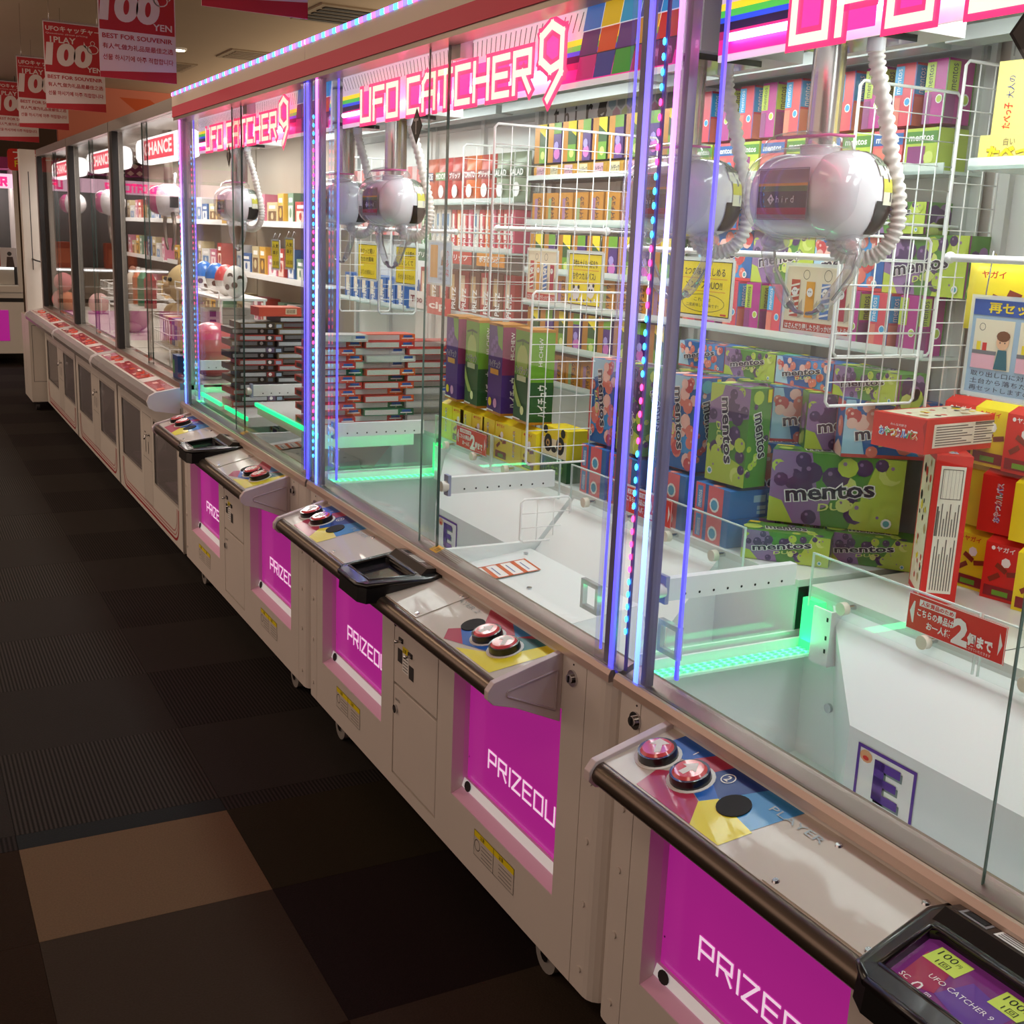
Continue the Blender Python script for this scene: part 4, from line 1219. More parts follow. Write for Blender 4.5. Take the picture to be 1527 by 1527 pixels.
# standing on end in front of the near half of the middle machine
for i, (k, y) in enumerate((('peach', 0.80), ('grape', 0.672), ('peach', 0.482), ('grape', 0.315))):
    x = 0.445
    lab = NM[k] + ' candy box standing upright, ' + ['leftmost by the wire grid', 'behind the glowing posts', 'just right of the white glowing post', 'rightmost of the front row'][i]
    rz = (0.02, -0.03, 0.04, 0.10)[i]
    M = Matrix(((0, 1, 0), (0, 0, -1), (-1, 0, 0)))     # columns: box x -> -z, y -> +x, z -> -y
    o = inst(big[k], 'candy_box', (x + UT / 2, y, 1.007 + UW / 2), (0, 0, -1), (1, 0, 0), None, lab, 'box', 'candy boxes standing on end', rz=rz)
cart = blue_carton(0.21, 0.115, 0.060)
for i, y in enumerate((0.80, 0.672, 0.482, 0.325)):
    for j in range(2):
        inst(cart, 'candy_carton', (0.465 + 0.070, y, 0.8765 + 0.030 + j * 0.0615), (1, 0, 0), (0, 1, 0), None,
             'flat blue candy carton, %s layer under the %s upright box' % (('lower', 'upper')[j], ('leftmost', 'second', 'third', 'rightmost')[i]), 'box', 'flat cartons under the upright boxes', jig=0.02)
# small boxes lying on the board behind the shield
for i, (x, y, a) in enumerate(((0.505, 0.165, -0.85), (0.60, 0.235, -0.80), (0.655, 0.085, -0.95))):
    inst(low['grape'], 'candy_box', (x, y, 0.8765 + 0.0305), (math.cos(a), math.sin(a), 0), (-math.sin(a), math.cos(a), 0), None,
         'low purple and lime candy box lying on the board, ' + ('frontmost, by the clear shield', 'left of and behind the frontmost', 'under the large face-on box')[i], 'box', 'low candy boxes on the board')
# stepped stacks turned to the camera
u45 = Vector((0.68, -0.733, 0)); v45 = Vector((0.733, 0.68, 0))
for tier, (bx, by, z, n, off) in enumerate(((0.505, 0.235, 0.940, 5, 0.047), (0.585, 0.125, 1.0905, 6, 0.045))):
    for i in range(n):
        k = ('grape', 'peach')[(i + tier) % 2]
        if tier:
            ua = Vector((0.86, -0.51, 0)).normalized(); va = Vector((0.51, 0.86, 0)).normalized()
            c = Vector((bx, by, 0)) + ua * 0.094 + va * 0.031 + Vector((-0.012, 0.094, 0)) * i
            inst(up2[k], 'candy_box', (c.x, c.y, z + 0.0575), ua, va, None, '%s large box, %s, upper stepped row' % (NM[k], nth(i, n, 'frontmost and fully seen', 'farthest back', 'from the front')), 'box', 'large candy boxes in stepped rows')
            continue
        c = Vector((bx, by, 0)) + u45 * 0.131 + v45 * 0.034 + Vector((-0.012, 0.112, 0)) * i
        inst(huge[k], 'candy_box', (c.x, c.y, z + 0.075), u45, v45, None,
             '%s large box, %s, %s stepped row' % (NM[k], nth(i, n, 'frontmost and fully seen', 'farthest back', 'from the front'), ('lower', 'upper')[tier]), 'box', 'large candy boxes in stepped rows')
# row lying on top of the stepped rows, faces to the aisle
for i in range(4):
    k = ('peach', 'grape')[i % 2]
    inst(low[k], 'candy_box', (0.655, 0.645 - 0.178 * i, 1.2057 + 0.0302), (0, -1, 0), (1, 0, 0), None, '%s candy box lying on top of the stepped rows, %s' % (NM[k], nth(i, 4)), 'box', 'candy boxes lying on the stepped rows')
shelf(0.03, 0.84, 1.297, 'clear shelf under the upright pink candy boxes', x0=0.675)


def slim_box(kind):
    w, t, h = 0.052, 0.07, 0.115
    b = base_box(w, t, h, (mat('b02a88', 0.35) if kind == 'purple' else mat('d8485a', 0.35))); f = frames(w, t, h)
    for nm in ('front', 'left', 'right', 'back'):
        F = f[nm]; ww = w if nm in ('front', 'back') else t
        b.rect(F, 0, h * .5, ww * .42, h * .96, G_LM if kind == 'purple' else mat('3aa0d8', 0.35), 1)
        b.text(F, 'mentos', ww * .32, h * .52, ww * .2, INK if kind == 'purple' else SIGNW, 2, rot=math.pi / 2, wid=h * .4)
        b.rect(F, 0, 0, ww * .35, h * .46, SPURP if kind == 'purple' else P_SA, 1)
        b.disc(F, ww * .70, h * .38, ww * .16, SIGNW, 2, 10); b.disc(F, ww * .70, h * .38, ww * .12, G_LM if kind == 'purple' else mat('3aa0d8', 0.35), 3, 9)
        b.rect(F, ww * .95, 0, ww, h, P_BG if kind != 'purple' else G_BG, 1)
    return b.mesh('slim_candy_box')


slim = {k: slim_box(k) for k in ('purple', 'pink')}
for r_, (z, n, y0, dy, row) in enumerate(((1.7315, 10, 0.79, 0.079, 'top'), (1.2975, 10, 0.79, 0.079, 'second lowest'))):
    for i in range(n):
        k = ('pink', 'purple')[i % 2]
        inst(slim[k], 'slim_candy_box', (0.715, y0 - dy * i, z + 0.0575), (0, -1, 0), (1, 0, 0), None,
             '%s slim candy box upright on the %s candy shelf, %s' % (k, row, nth(i, n)), 'box', 'slim candy boxes on the %s shelf' % row, jig=0.05)
shelf(0.03, 0.84, 1.645, 'clear shelf of the top candy rows', x0=0.67)
lo_end = {}
for k in ('grape', 'peach'):
    b = base_box(0.078, 0.08, 0.078, G_LM if k == 'grape' else SRED); f = frames(0.078, 0.08, 0.078)
    for nm in ('front', 'left'):
        F = f[nm]
        b.rect(F, 0, 0.05, 0.078, 0.072, G_BG if k == 'grape' else P_BG, 1); b.rect(F, 0.006, 0.008, 0.05, 0.045, SPURP if k == 'grape' else P_SA, 1); b.text(F, 'mentos', 0.008, 0.055, 0.010, SIGNW, 2, wid=0.06, bold=0.02)
        b.disc(F, 0.060, 0.024, 0.012, G_LY if k == 'grape' else mat('3aa0d8', 0.35), 2, 9)
    lo_end[k] = b.mesh('candy_box')
for i in range(9):
    k = ('grape', 'peach')[i % 2]
    inst(lo_end[k], 'candy_box', (0.718, 0.785 - 0.086 * i, 1.6455 + 0.040), (0, -1, 0), (1, 0, 0), None, '%s squat candy box under the top slim boxes, %s' % (NM[k], nth(i, 9)), 'box', 'squat boxes under the top slim boxes')
for rr, (z, cl) in enumerate(((1.415, 0), (1.50, 1), (1.567, 0))):
    hgt = (0.082, 0.06, 0.06)[rr]
    for i in range(4):
        k = ('peach', 'grape')[(i + rr) % 2]
        me = low[k] if rr else big[k]
        if rr == 0:
            inst(big[k], 'candy_box', (0.735, 0.70 - 0.207 * i + 0.0, 1.4135 + UH / 2 - 0.0), (0, -1, 0), (1, 0, 0), None, '%s large candy box above the pink boxes, %s' % (NM[k], nth(i, 4)), 'box', 'face-on candy boxes above the pink boxes')
        elif rr == 2:
            inst(low[k], 'candy_box', (0.730, 0.735 - 0.19 * i, 1.5295 + 0.0302), (0, -1, 0), (1, 0, 0), None, '%s low candy box on the third candy shelf, %s' % (NM[k], nth(i, 4)), 'box', 'low candy boxes on the third shelf')

# ---------- purple and green fruit chew boxes (far half of the middle machine)
CG = mat('c4862c', 0.3, metal=0.25, name='chew_gold'); CPU = mat('4a2a7c', 0.35); CGR = mat('6ea62c', 0.35); CDG = mat('2a5a2c', 0.35); CME = mat('a8c060', 0.35); CPK = mat('8a2a5c', 0.35)


def chew_tall(kind):
    w, t, h = 0.105, 0.070, 0.252
    b = base_box(w, t, h, CPU if kind == 'grape' else CDG); f = frames(w, t, h)
    for nm in ('front', 'back'):
        F = f[nm]
        b.rect(F, 0, h * .5, w, h, CPU if kind == 'grape' else CGR, 1)
        if kind == 'grape':
            b.poly(F, [(w * .55, h), (w, h), (w, h * .72), (w * .7, h * .78)], CGR, 2)
            for i in range(10): b.disc(F, w * (.25 + .09 * (i % 5)), h * (.66 + .045 * (i // 2)), w * .075, mat('6a4aa0', 0.3), 2.2 + i * .05, 8)
            b.disc(F, w * .22, h * .12, w * .12, YEL, 3, 9); b.disc(F, w * .6, h * .12, w * .13, mat('d8a0c8', 0.4), 3, 9)
        else:
            b.disc(F, w * .5, h * .66, w * .36, CME, 2, 16, h * .17); b.poly(F, [(w * .1, h * .86), (w * .5, h * .89), (w * .9, h * .87), (w * .9, h * .85), (w * .5, h * .865), (w * .1, h * .84)], CDG, 3)
            b.rect(F, w * .48, h * .82, w * .53, h * .88, CDG, 3); b.poly(F, [(0, h * .45), (w * .25, h * .3), (w * .6, h * .16), (w * .3, h * .16), (0, h * .3)], CME, 3); b.disc(F, w * .6, h * .13, w * .12, mat('e8f0b0', 0.4), 3.2, 9)
        b.text(F, 'ハイチュウ', w * .08, h * .52, h * .075, SIGNW, 4, wid=w * .82, bold=0.05); b.text(F, 'ハイチュウ', w * .08, h * .52, h * .075, INK, 5, wid=w * .82)
        b.rect(F, w * .2, h * .44, w * .8, h * .50, GOLD if kind == 'grape' else mat('c8d0a0', 0.4), 4); b.rect(F, w * .02, h * .02, w * .5, h * .035, SIGNW, 4)
    for nm in ('right', 'left'):
        F = f[nm]
        b.rect(F, 0, h * .45, t, h, CPK if kind == 'grape' else CGR, 1); b.rect(F, 0, 0, t, h * .45, CPU if kind == 'grape' else CDG, 1)
        b.text(F, 'ハイチュウ', t * .72, h * .08, t * .36, SIGNW, 3, rot=math.pi / 2, wid=h * .34, bold=0.03); b.text(F, 'HI-CHEW', t * .5, h * .62, t * .16, SIGNW, 3, rot=math.pi / 2, wid=h * .3)
    b.box(-w / 2 - .001, w / 2 + .001, -t / 2 - .001, t / 2 + .001, h / 2 - 0.006, h / 2 + 0.001, CG); b.box(-w / 2 - .001, w / 2 + .001, -t / 2 - .001, t / 2 + .001, -h / 2 - 0.001, -h / 2 + 0.006, CG)
    return b.mesh('fruit_chew_box')


tall = {k: chew_tall(k) for k in ('grape', 'melon')}


def sausage_box(red, seed=1, back=False):
    """squat pouch-like carton of sausage sticks, folded top"""
    w, t, h = 0.078, 0.052, 0.118
    bg = RED if red else YEL
    b = MB(); p = 0.012
    b.add([(-w / 2, -t / 2, -h / 2), (w / 2, -t / 2, -h / 2), (w / 2, t / 2, -h / 2), (-w / 2, t / 2, -h / 2), (-w / 2, -t / 2, h / 2 - p), (w / 2, -t / 2, h / 2 - p), (w / 2, t / 2, h / 2 - p), (-w / 2, t / 2, h / 2 - p), (-w / 2, 0, h / 2), (w / 2, 0, h / 2)],
          [(3, 2, 1, 0), (0, 1, 5, 4), (2, 3, 7, 6), (1, 2, 6, 9, 5), (3, 0, 4, 8, 7), (4, 5, 9, 8), (6, 7, 8, 9)], bg)
    f = frames(w, t, h)
    F = f['front']
    if back:
        b.text(F, 'おやつカルパス', w * .55, h * .18, w * .16, SIGNW, 1.5, rot=math.pi / 2, wid=h * .62, bold=0.06)
        for i, (c_, h_) in enumerate(zip('おやつカルパス', ('2050c0', 'c02040', '8a2a80', 'd06020', '208040', '2050c0', 'c02040'))):
            b.text(F, c_, w * .55, h * (.18 + .09 * i), w * .14, mat(h_, 0.4), 2.5, rot=math.pi / 2)
    else:
        b.text(F, 'ヤガイ', w * .28, h * .78, w * .12, RED if not red else SIGNW, 2, wid=w * .45, bold=0.02); b.disc(F, w * .2, h * .82, w * .05, RED if not red else SIGNW, 2, 8)
        SB = mat('8a3420', 0.4)
        for x, y, a in ((.45, .52, -.5), (.75, .46, .2), (.30, .36, .6)):
            c, s = math.cos(a), math.sin(a)
            b.poly(F, [(w * x + (dx * c - dy * s) * w, h * y + (dx * s + dy * c) * w) for dx, dy in ((-.15, -.06), (.15, -.06), (.15, .06), (-.15, .06))], SB, 2)
        b.rect(F, w * .08, h * .05, w * .92, h * .22, mat('8a1e24', 0.4), 2); b.rect(F, w * .3, h * .08, w * .7, h * .16, CGR, 3); b.disc(F, w * .55, h * .62, w * .12, SIGNW, 1.6, 7)
    F = f['left']; b.rect(F, t * .3, h * .15, t * .62, h * .8, mat('c8a010', 0.4) if not red else mat('a01818', 0.4), 1); b.text(F, 'おやつカルパス', t * .58, h * .18, t * .22, MATT, 2, rot=math.pi / 2, wid=h * .55)
    return b.mesh('sausage_snack_pack')


saus = {(r, bk): sausage_box(r, 1, bk) for r in (True, False) for bk in (True, False)}
for i, (k, y) in enumerate((('grape', 1.612), ('melon', 1.475), ('grape', 1.325), ('melon', 1.165))):
    lb = ('purple' if k == 'grape' else 'green') + ' tall fruit chew box with gold rim, ' + nth(i, 4) + ' of the front row'
    inst(tall[k], 'fruit_chew_box', (0.455, y, 1.003 + 0.126), (-0.10, -1, 0), (1, -0.10, 0), None, lb, 'box', 'tall fruit chew boxes in front')
    for q in range(2):
        inst(saus[(False, q == 0)], 'sausage_snack_pack', (0.448, y + 0.035 - 0.082 * q, 0.8765 + 0.059), (0, -1, 0), (1, 0, 0), None,
             'yellow snack pack under the %s tall chew box, its %s one' % (nth(i, 4), ('left', 'right')[q]), 'snack pack', 'yellow packs under the tall chew boxes') 
# panda face box and green box right of them
b = base_box(0.13, 0.07, 0.075, YEL); f = frames(0.13, 0.07, 0.075); F = f['front']
b.rect(F, 0, 0, 0.13, 0.045, mat('f0e8c8', 0.5), 1)
for x in (0.035, 0.098):
    b.disc(F, x, 0.032, 0.021, MATT, 2, 14, 0.024); b.disc(F, x, 0.032, 0.010, mat('c89850', 0.4), 3, 10); b.disc(F, x, 0.032, 0.005, MATT, 4, 8)
b.disc(F, 0.066, 0.018, 0.014, MATT, 2, 10, 0.008); b.disc(F, 0.02, 0.066, 0.012, MATT, 2, 8); b.disc(F, 0.11, 0.066, 0.012, MATT, 2, 8)
pm = b.mesh('animal_face_box')
inst(pm, 'animal_face_box', (0.47, 1.005, 0.8765 + 0.0605 + 0.0375), (0, -1, 0), (1, 0, 0), None, 'yellow box with two round black eyes printed, behind the wire grid', 'box')
b = base_box(0.14, 0.07, 0.06, CDG); F = frames(0.14, 0.07, 0.06)['front']; b.text(F, 'ハイチュウ', 0.02, 0.015, 0.030, CGR, 2, wid=0.10, bold=0.03)
inst(b.mesh('green_chew_box'), 'green_chew_box', (0.47, 1.005, 0.8765 + 0.030), (0, -1, 0), (1, 0, 0), None, 'dark green chew box under the box with printed round eyes', 'box')


# split so that the coloured face shows between the gold spines: a wide coloured card beside each spine
def book_box2(kind):
    w, t, h = 0.072, 0.055, 0.112
    b = base_box(w, t, h, CPU if kind == 'grape' else CDG); F = frames(w, t, h)['front']
    b.rect(F, 0, 0, w * .42, h, CG, 1); 
    x0 = w * .42; ww = w - x0
    if kind == 'grape':
        b.rect(F, x0, h * .72, w, h, CGR, 1); b.disc(F, x0 + ww * .5, h * .22, ww * .4, mat('d070c0', 0.35), 2, 10); b.disc(F, x0 + ww * .4, h * .42, ww * .3, mat('a898e0', 0.35), 2.2, 8)
    else:
        b.poly(F, [(x0, h), (w, h), (w, h * .62), (x0, h * .82)], YEL, 1); b.rect(F, x0, 0, w, h * .42, CGR, 1); b.disc(F, x0 + ww * .5, h * .2, ww * .3, G_LY, 2, 8)
    return b.mesh('chew_box')


book = {k: book_box2(k) for k in ('grape', 'melon')}


def gold_box(kind):
    w, t, h = 0.078, 0.05, 0.090
    b = base_box(w, t, h, CG); F = frames(w, t, h)['front']
    b.rect(F, w * .2, h * .12, w * .42, h * .82, mat('8a9a6a' if kind else '9a7090', 0.4), 1)
    b.text(F, 'ハイチュウ', w * .68, h * .12, w * .26, INK, 2, rot=math.pi / 2, wid=h * .74, bold=0.02); b.rect(F, w * .97, 0, w, h, mat('8a5a1a', 0.4), 2)
    return b.mesh('gold_chew_box')


def gold_roll(kind):
    w, t, h = 0.080, 0.05, 0.046
    b = MB(); b.rbox(-w / 2, w / 2, -t / 2, t / 2, -h / 2, h / 2, mat('d8a840', 0.2, metal=0.5), 0.012, 'x'); F = frames(w, t, h)['front']
    b.rect(F, w * .22, h * .16, w * .78, h * .86, mat('d0c8a0' if kind else 'd8a8b8', 0.4), 1); b.text(F, 'ハイチュウ', w * .24, h * .35, h * .34, INK, 2, wid=w * .52, bold=0.02)
    return b.mesh('gold_chew_roll')


gbx = [gold_box(0), gold_box(1)]; grl = [gold_roll(0), gold_roll(1)]
for nm, z, n, meshes, hh, lab, grp in (('chew_box', 1.712, 9, None, 0.112, 'standing on the top gold row', 'top'), ('gold_chew_roll', 1.664, 9, grl, 0.046, 'gold rounded chew pack below the top row', 'roll'),
                                 ('gold_chew_box', 1.535, 9, gbx, 0.090, 'gold lettered chew box, upper gold row', 'u'), ('chew_box', 1.3925, 9, None, 0.112, 'just under the white rod', 'mid'),
                                 ('gold_chew_box', 1.295, 9, gbx, 0.090, 'gold lettered chew box, lower gold row', 'l'), ('chew_box', 1.17, 9, None, 0.112, 'in the lowest coloured row', 'low'),
                                 ('gold_chew_box', 1.06, 9, gbx, 0.09, 'gold lettered chew box, bottom gold row', 'b')):
    for i in range(n):
        k = ('melon', 'grape')[i % 2]
        me = book[k] if meshes is None else meshes[i % 2]
        lb = (('green' if k == 'melon' else 'purple') + ' chew box ' + lab if meshes is None else lab) + ', ' + nth(i, n)
        inst(me, nm, (0.728, 1.625 - 0.0835 * i, z + hh / 2), (0, -1, 0), (1, 0, 0), None, lb, 'box', 'gold chew boxes, ' + {'top': 'top row', 'roll': 'rounded packs', 'u': 'upper lettered row', 'mid': 'row under the rod', 'l': 'lower lettered row', 'low': 'lowest coloured row', 'b': 'bottom lettered row'}[grp], jig=0.06 if meshes is None else 0.02)
for z, lb in ((1.663, 'dark edged shelf under the gold rounded packs'), (1.534, 'clear shelf under the upper lettered gold boxes'), (1.3915, 'clear shelf under the boxes below the rod'), (1.294, 'clear shelf under the lower lettered gold boxes'), (1.169, 'clear shelf of the lowest coloured chew boxes'), (1.059, 'clear shelf of the bottom lettered gold boxes')):
    shelf(0.90, 1.68, z, lb, DGREY if z == 1.663 else None, x0=0.69)

# ---------- red sausage carton tower in the nearest machine
def red_carton(w, t, h):
    b = base_box(w, t, h, RED); f = frames(w, t, h)
    OFF = mat('f0ead8', 0.5); PRN = mat('6a6058', 0.6, name='fine_print')
    for nm in ('front', 'back'):
        F = f[nm]; b.rect(F, w * .07, h * .16, w * .93, h * .84, OFF, 1)
        for q in range(8):
            yy = h * (.22 + .075 * q)
            for x0, x1 in ((.09, .44), (.46, .68)): b.rect(F, w * x0, yy, w * (x1 - 0.05 * ((q * 7) % 3)), yy + h * .028, PRN, 2)
        b.frame(F, w * .71, h * .22, w * .91, h * .78, 0.0012, PRN, 2); b.rect(F, w * .46, h * .78, w * .66, h * .83, PRN, 2)
        for q in range(5): b.rect(F, w * .71, h * (.32 + .1 * q), w * .91, h * (.325 + .1 * q), PRN, 2)
    F = f['top']
    b.rect(F, w * .04, t * .08, w * .96, t * .92, mat('f0e8cc', 0.4), 1)
    r = random.Random(4)
    for q in range(26):
        b.disc(F, w * r.uniform(.08, .92), t * r.uniform(.18, .82), r.uniform(.004, .010), (RED, MATT, mat('c8a878', 0.4), YEL)[q % 4], 2 + q * .03, 8)
    for nm in ('left', 'right'):
        F = f[nm]
        b.text(F, 'おやつカルパス', t * .14, h * .36, h * .24, SIGNW, 2, wid=t * .72, bold=0.08, rot=0.02)
        for i, (c_, h_) in enumerate(zip('おやつカルパス', ('3a78d0', '40a040', 'e0a020', 'c83060', '3a78d0', '40a040', 'e07020'))):
            b.text(F, c_, t * (.15 + .102 * i), h * .375, h * .19, mat(h_, 0.4), 4, bold=0.02)
        b.text(F, 'みんな大好き', t * .34, h * .68, h * .08, SIGNW, 2, wid=t * .3)
        b.poly(F, [(t, 0), (t, h), (t * .93, h * .8), (t * .98, h * .5)], mat('b82018', 0.4), 1)
    return b.mesh('red_carton')


rc = red_carton(0.272, 0.125, 0.062)
# upright stem: long axis vertical, printed face to the aisle and camera
aX = Vector((0.30, -0.95, 0)).normalized()
a_ = math.radians(52)
st = inst(rc, 'red_carton', (0.600, -0.128, 0.8765 + 0.136), (0, 0, 1), (math.cos(a_) * 1, math.sin(a_) * 1, 0), None, 'red snack carton standing on end with white text panel', 'box', 'two red cartons stacked as a T')
uu = Vector((0.93, 0.26, 0)).normalized(); vv = Vector((-uu.y, uu.x, 0))
uu = Vector((0.995, 0.10, 0)).normalized(); vv = Vector((-uu.y, uu.x, 0))
inst(red_carton(0.300, 0.115, 0.062), 'red_carton', (0.650, -0.082, 0.8765 + 0.272 + 0.0315), uu, vv, None, 'red snack carton lying across the top of the upright red one', 'box', 'two red cartons stacked as a T')

# snack packs on the field of the nearest machine
pk = [(0.735, -0.045, 0, True, False), (0.722, -0.125, 0, False, False), (0.712, -0.205, 0, True, False), (0.70, -0.285, 0, False, False), (0.69, -0.365, 0, True, False),
      (0.733, -0.090, 1, False, True), (0.722, -0.170, 1, True, True), (0.712, -0.250, 1, False, True), (0.735, -0.05, 2, True, False), (0.726, -0.130, 2, False, False), (0.716, -0.21, 2, True, False), (0.706, -0.29, 2, False, False)]
for i, (x, y, l, red, bk) in enumerate(pk):
    row = ('bottom', 'middle', 'top')[l]; same = [q for q in pk if q[2] == l]; j = same.index(pk[i])
    inst(saus[(red, bk)], 'sausage_snack_pack', (x, y, 0.8765 + 0.059 + 0.1185 * l), (0.1, -1, 0), (1, 0.1, 0), None,
         '%s sausage snack pack, %s in the %s row at the right' % ('red' if red else 'yellow', nth(j, len(same)), row), 'snack pack', 'sausage snack packs piled at the right', jig=0.10)


def yellow_pack():
    w, t, h = 0.07, 0.05, 0.12
    b = base_box(w, t, h, mat('e2d27a', 0.4)); f = frames(w, t, h)
    for nm, ww in (('front', w), ('left', t)):
        F = f[nm]; b.text(F, '大人の', ww * .5, h * .5, ww * .2, mat('3a4a90', 0.4), 2, rot=math.pi / 2, wid=h * .3); b.text(F, 'たべっ子', ww * .5, h * .1, ww * .22, RED, 2, rot=math.pi / 2, wid=h * .34, bold=0.02)
    return b.mesh('pale_yellow_box')


yp = yellow_pack()
shelf(-0.50, -0.125, 1.640, 'clear shelf under the pale yellow boxes', x0=0.56)
for i in range(4):
    inst(yp, 'pale_yellow_box', (0.625, -0.165 - 0.082 * i, 1.6405 + 0.0505 + 0.060), (0.1, -1, 0), (1, 0.1, 0), None, 'pale yellow biscuit box standing upper right, ' + nth(i, 4), 'box', 'pale yellow boxes at upper right')
b = base_box(0.15, 0.08, 0.05, mat('e2d27a', 0.4)); F = frames(0.15, 0.08, 0.05)['front']; b.text(F, 'たべっ子', 0.02, 0.010, 0.020, YEL, 3, wid=0.11, bold=0.05); b.text(F, 'たべっ子', 0.02, 0.010, 0.020, mat('b8962a', 0.4), 2, wid=0.11, bold=0.08); b.text(F, '白い', 0.05, 0.032, 0.012, mat('6a5a40', 0.5), 2)
pyl = b.mesh('pale_yellow_box')
for i in range(2):
    inst(pyl, 'pale_yellow_box', (0.615, -0.205 - 0.16 * i, 1.6405 + 0.0255), (0.0, -1, 0), (1, 0, 0), None, 'pale yellow biscuit box lying under the standing ones, ' + ('left', 'right')[i], 'box', 'lying pale yellow boxes')


def pillow_bag(w, h, d, body, deco):
    b = MB(); n = 7
    vs = []; fs = []
    for j in range(n):
        for i in range(n):
            x = -w / 2 + w * i / (n - 1); z = -h / 2 + h * j / (n - 1)
            s = math.sin(math.pi * i / (n - 1)) ** .6 * math.sin(math.pi * j / (n - 1)) ** .5 if 0 < i < n - 1 and 0 < j < n - 1 else 0
            vs.append((x, -d / 2 * s - 0.001, z)); 
    m = len(vs); vs += [(x, -y, z) for x, y, z in vs]
    for j in range(n - 1):
        for i in range(n - 1):
            q = (j * n + i, j * n + i + 1, (j + 1) * n + i + 1, (j + 1) * n + i); fs.append(q); fs.append(tuple(m + k for k in q[::-1]))
    for i in range(n - 1):
        fs += [(i, m + i, m + i + 1, i + 1), ((n - 1) * n + i + 1, (n - 1) * n + m + i + 1, (n - 1) * n + m + i, (n - 1) * n + i)]
        fs += [((i + 1) * n, (i + 1) * n + m, i * n + m, i * n), (i * n + n - 1, i * n + n - 1 + m, (i + 1) * n + n - 1 + m, (i + 1) * n + n - 1)]
    b.add(vs, fs, body, True)
    deco(b, Frame((-w / 2, -d / 2 - 0.002, -h / 2), (1, 0, 0), (0, 0, 1)), w, h)
    return b


def dec_s(b, F, w, h):
    b.text(F, 'ヤガイ', w * .28, h * .76, h * .10, RED, 2, wid=w * .3, bold=.02); SB = mat('8a3420', 0.4)
    for x, y in ((.42, .45), (.62, .52), (.3, .3)): b.poly(F, [(w * x, h * y), (w * (x + .16), h * (y - .06)), (w * (x + .19), h * (y + .03)), (w * (x + .03), h * (y + .09))], SB, 2)
    b.disc(F, w * .75, h * .45, w * .12, RED, 2, 10, h * .08)


pillow_bag(0.16, 0.115, 0.04, YEL, dec_s).obj('snack_bag', label='yellow pillow bag hanging under the white rod, upper right', cat='snack bag')
o = bpy.data.objects['snack_bag']; o.rotation_euler = (0, 0, -math.pi / 2); o.location = (0.565, -0.235, 1.428)

# ================================================================== CARDS HANGING ON THE RODS
def card(name, y0, y1, z0, z1, deco, lab, x=0.492, tilt=0.0, top=None):
    """a card in a clear sleeve, facing the aisle, hung by two hooks"""
    t = empty(name, (x, y1, z0), lab, 'card', 'cards hung on the white rods', tilt)
    w, h = y1 - y0, z1 - z0
    b = MB(); b.box(-0.0, 0.003, -w, 0, 0, h, mat('eef0ee', 0.4)); F = Frame((0, 0, 0), (0, -1, 0), (0, 0, 1)); deco(b, F, w, h); b.obj('card_sheet', t)
    b = MB(); b.frame(F, -0.004, -0.004, w + 0.004, h + 0.004, 0.007, ACRYL_EDGE, 6); b.obj('clear_sleeve', t)
    b = MB()
    for yy in (-0.02, -w + 0.02): b.tube([(0.002, yy, h - 0.004), (0.0, yy, h + 0.008), (0.010, yy + 0.004, (top or z1 + 0.02) - z0 + 0.007), (0.018, yy + 0.004, (top or z1 + 0.02) - z0)], 0.0012, CHROME, 5)
    b.obj('hook', t, kind='stuff')
    return t


PY = mat('f5e018', 0.45, emit=0.03, name='card_yellow'); PNAVY = mat('2a3a2c', 0.5); ORL = mat('e08030', 0.5)


def ycard(l1, l2, extra):
    def d(b, F, w, h):
        b.rect(F, w * .03, h * .03, w * .97, h * .97, MATT, .6); b.rect(F, w * .045, h * .045, w * .955, h * .955, PY, 1.2)
        b.text(F, l1, w * .14, h * .72, h * .14, MATT, 2.4, wid=w * .72, bold=0.01); b.rect(F, w * .10, h * .67, w * .90, h * .68, ORL, 2.4)
        b.text(F, l2, w * .16, h * .50, h * .13, MATT, 2.4, wid=w * .66, bold=0.01); b.rect(F, w * .12, h * .45, w * .88, h * .46, ORL, 2.4)
        if extra == 'bubble':
            b.ring(F, w * .5, h * .25, w * .38, 0.0012, MATT, 2.4, 24, h * .16); b.text(F, 'これでは', w * .34, h * .28, h * .06, MATT, 3, wid=w * .30); b.text(F, '二度美味しい新味です!', w * .2, h * .18, h * .06, MATT, 3, wid=w * .58)
            b.rect(F, w * .82, h * .06, w * .92, h * .09, RED, 2)
        elif extra == 'bear':
            for cx_, cy_ in ((.28, .25), (.70, .30)):
                b.disc(F, w * cx_, h * cy_, h * .13, SIGNW, 2.4, 16); b.disc(F, w * (cx_ - .07), h * (cy_ + .11), h * .04, MATT, 2.6, 8); b.disc(F, w * (cx_ + .07), h * (cy_ + .11), h * .04, MATT, 2.6, 8)
                b.disc(F, w * (cx_ - .03), h * (cy_ + .02), h * .028, MATT, 3, 8); b.disc(F, w * (cx_ + .035), h * (cy_ + .02), h * .028, MATT, 3, 8)
            for q in range(8): b.disc(F, w * (.12 + .1 * q), h * (.12 + .03 * (q % 2)), h * .03, (mat('6a3a80', .4), SIGNW)[q % 2], 2.8, 7)
        else:
            b.text(F, extra, w * .14, h * .14, h * .14, MATT, 2.4, wid=w * .72)
    return d


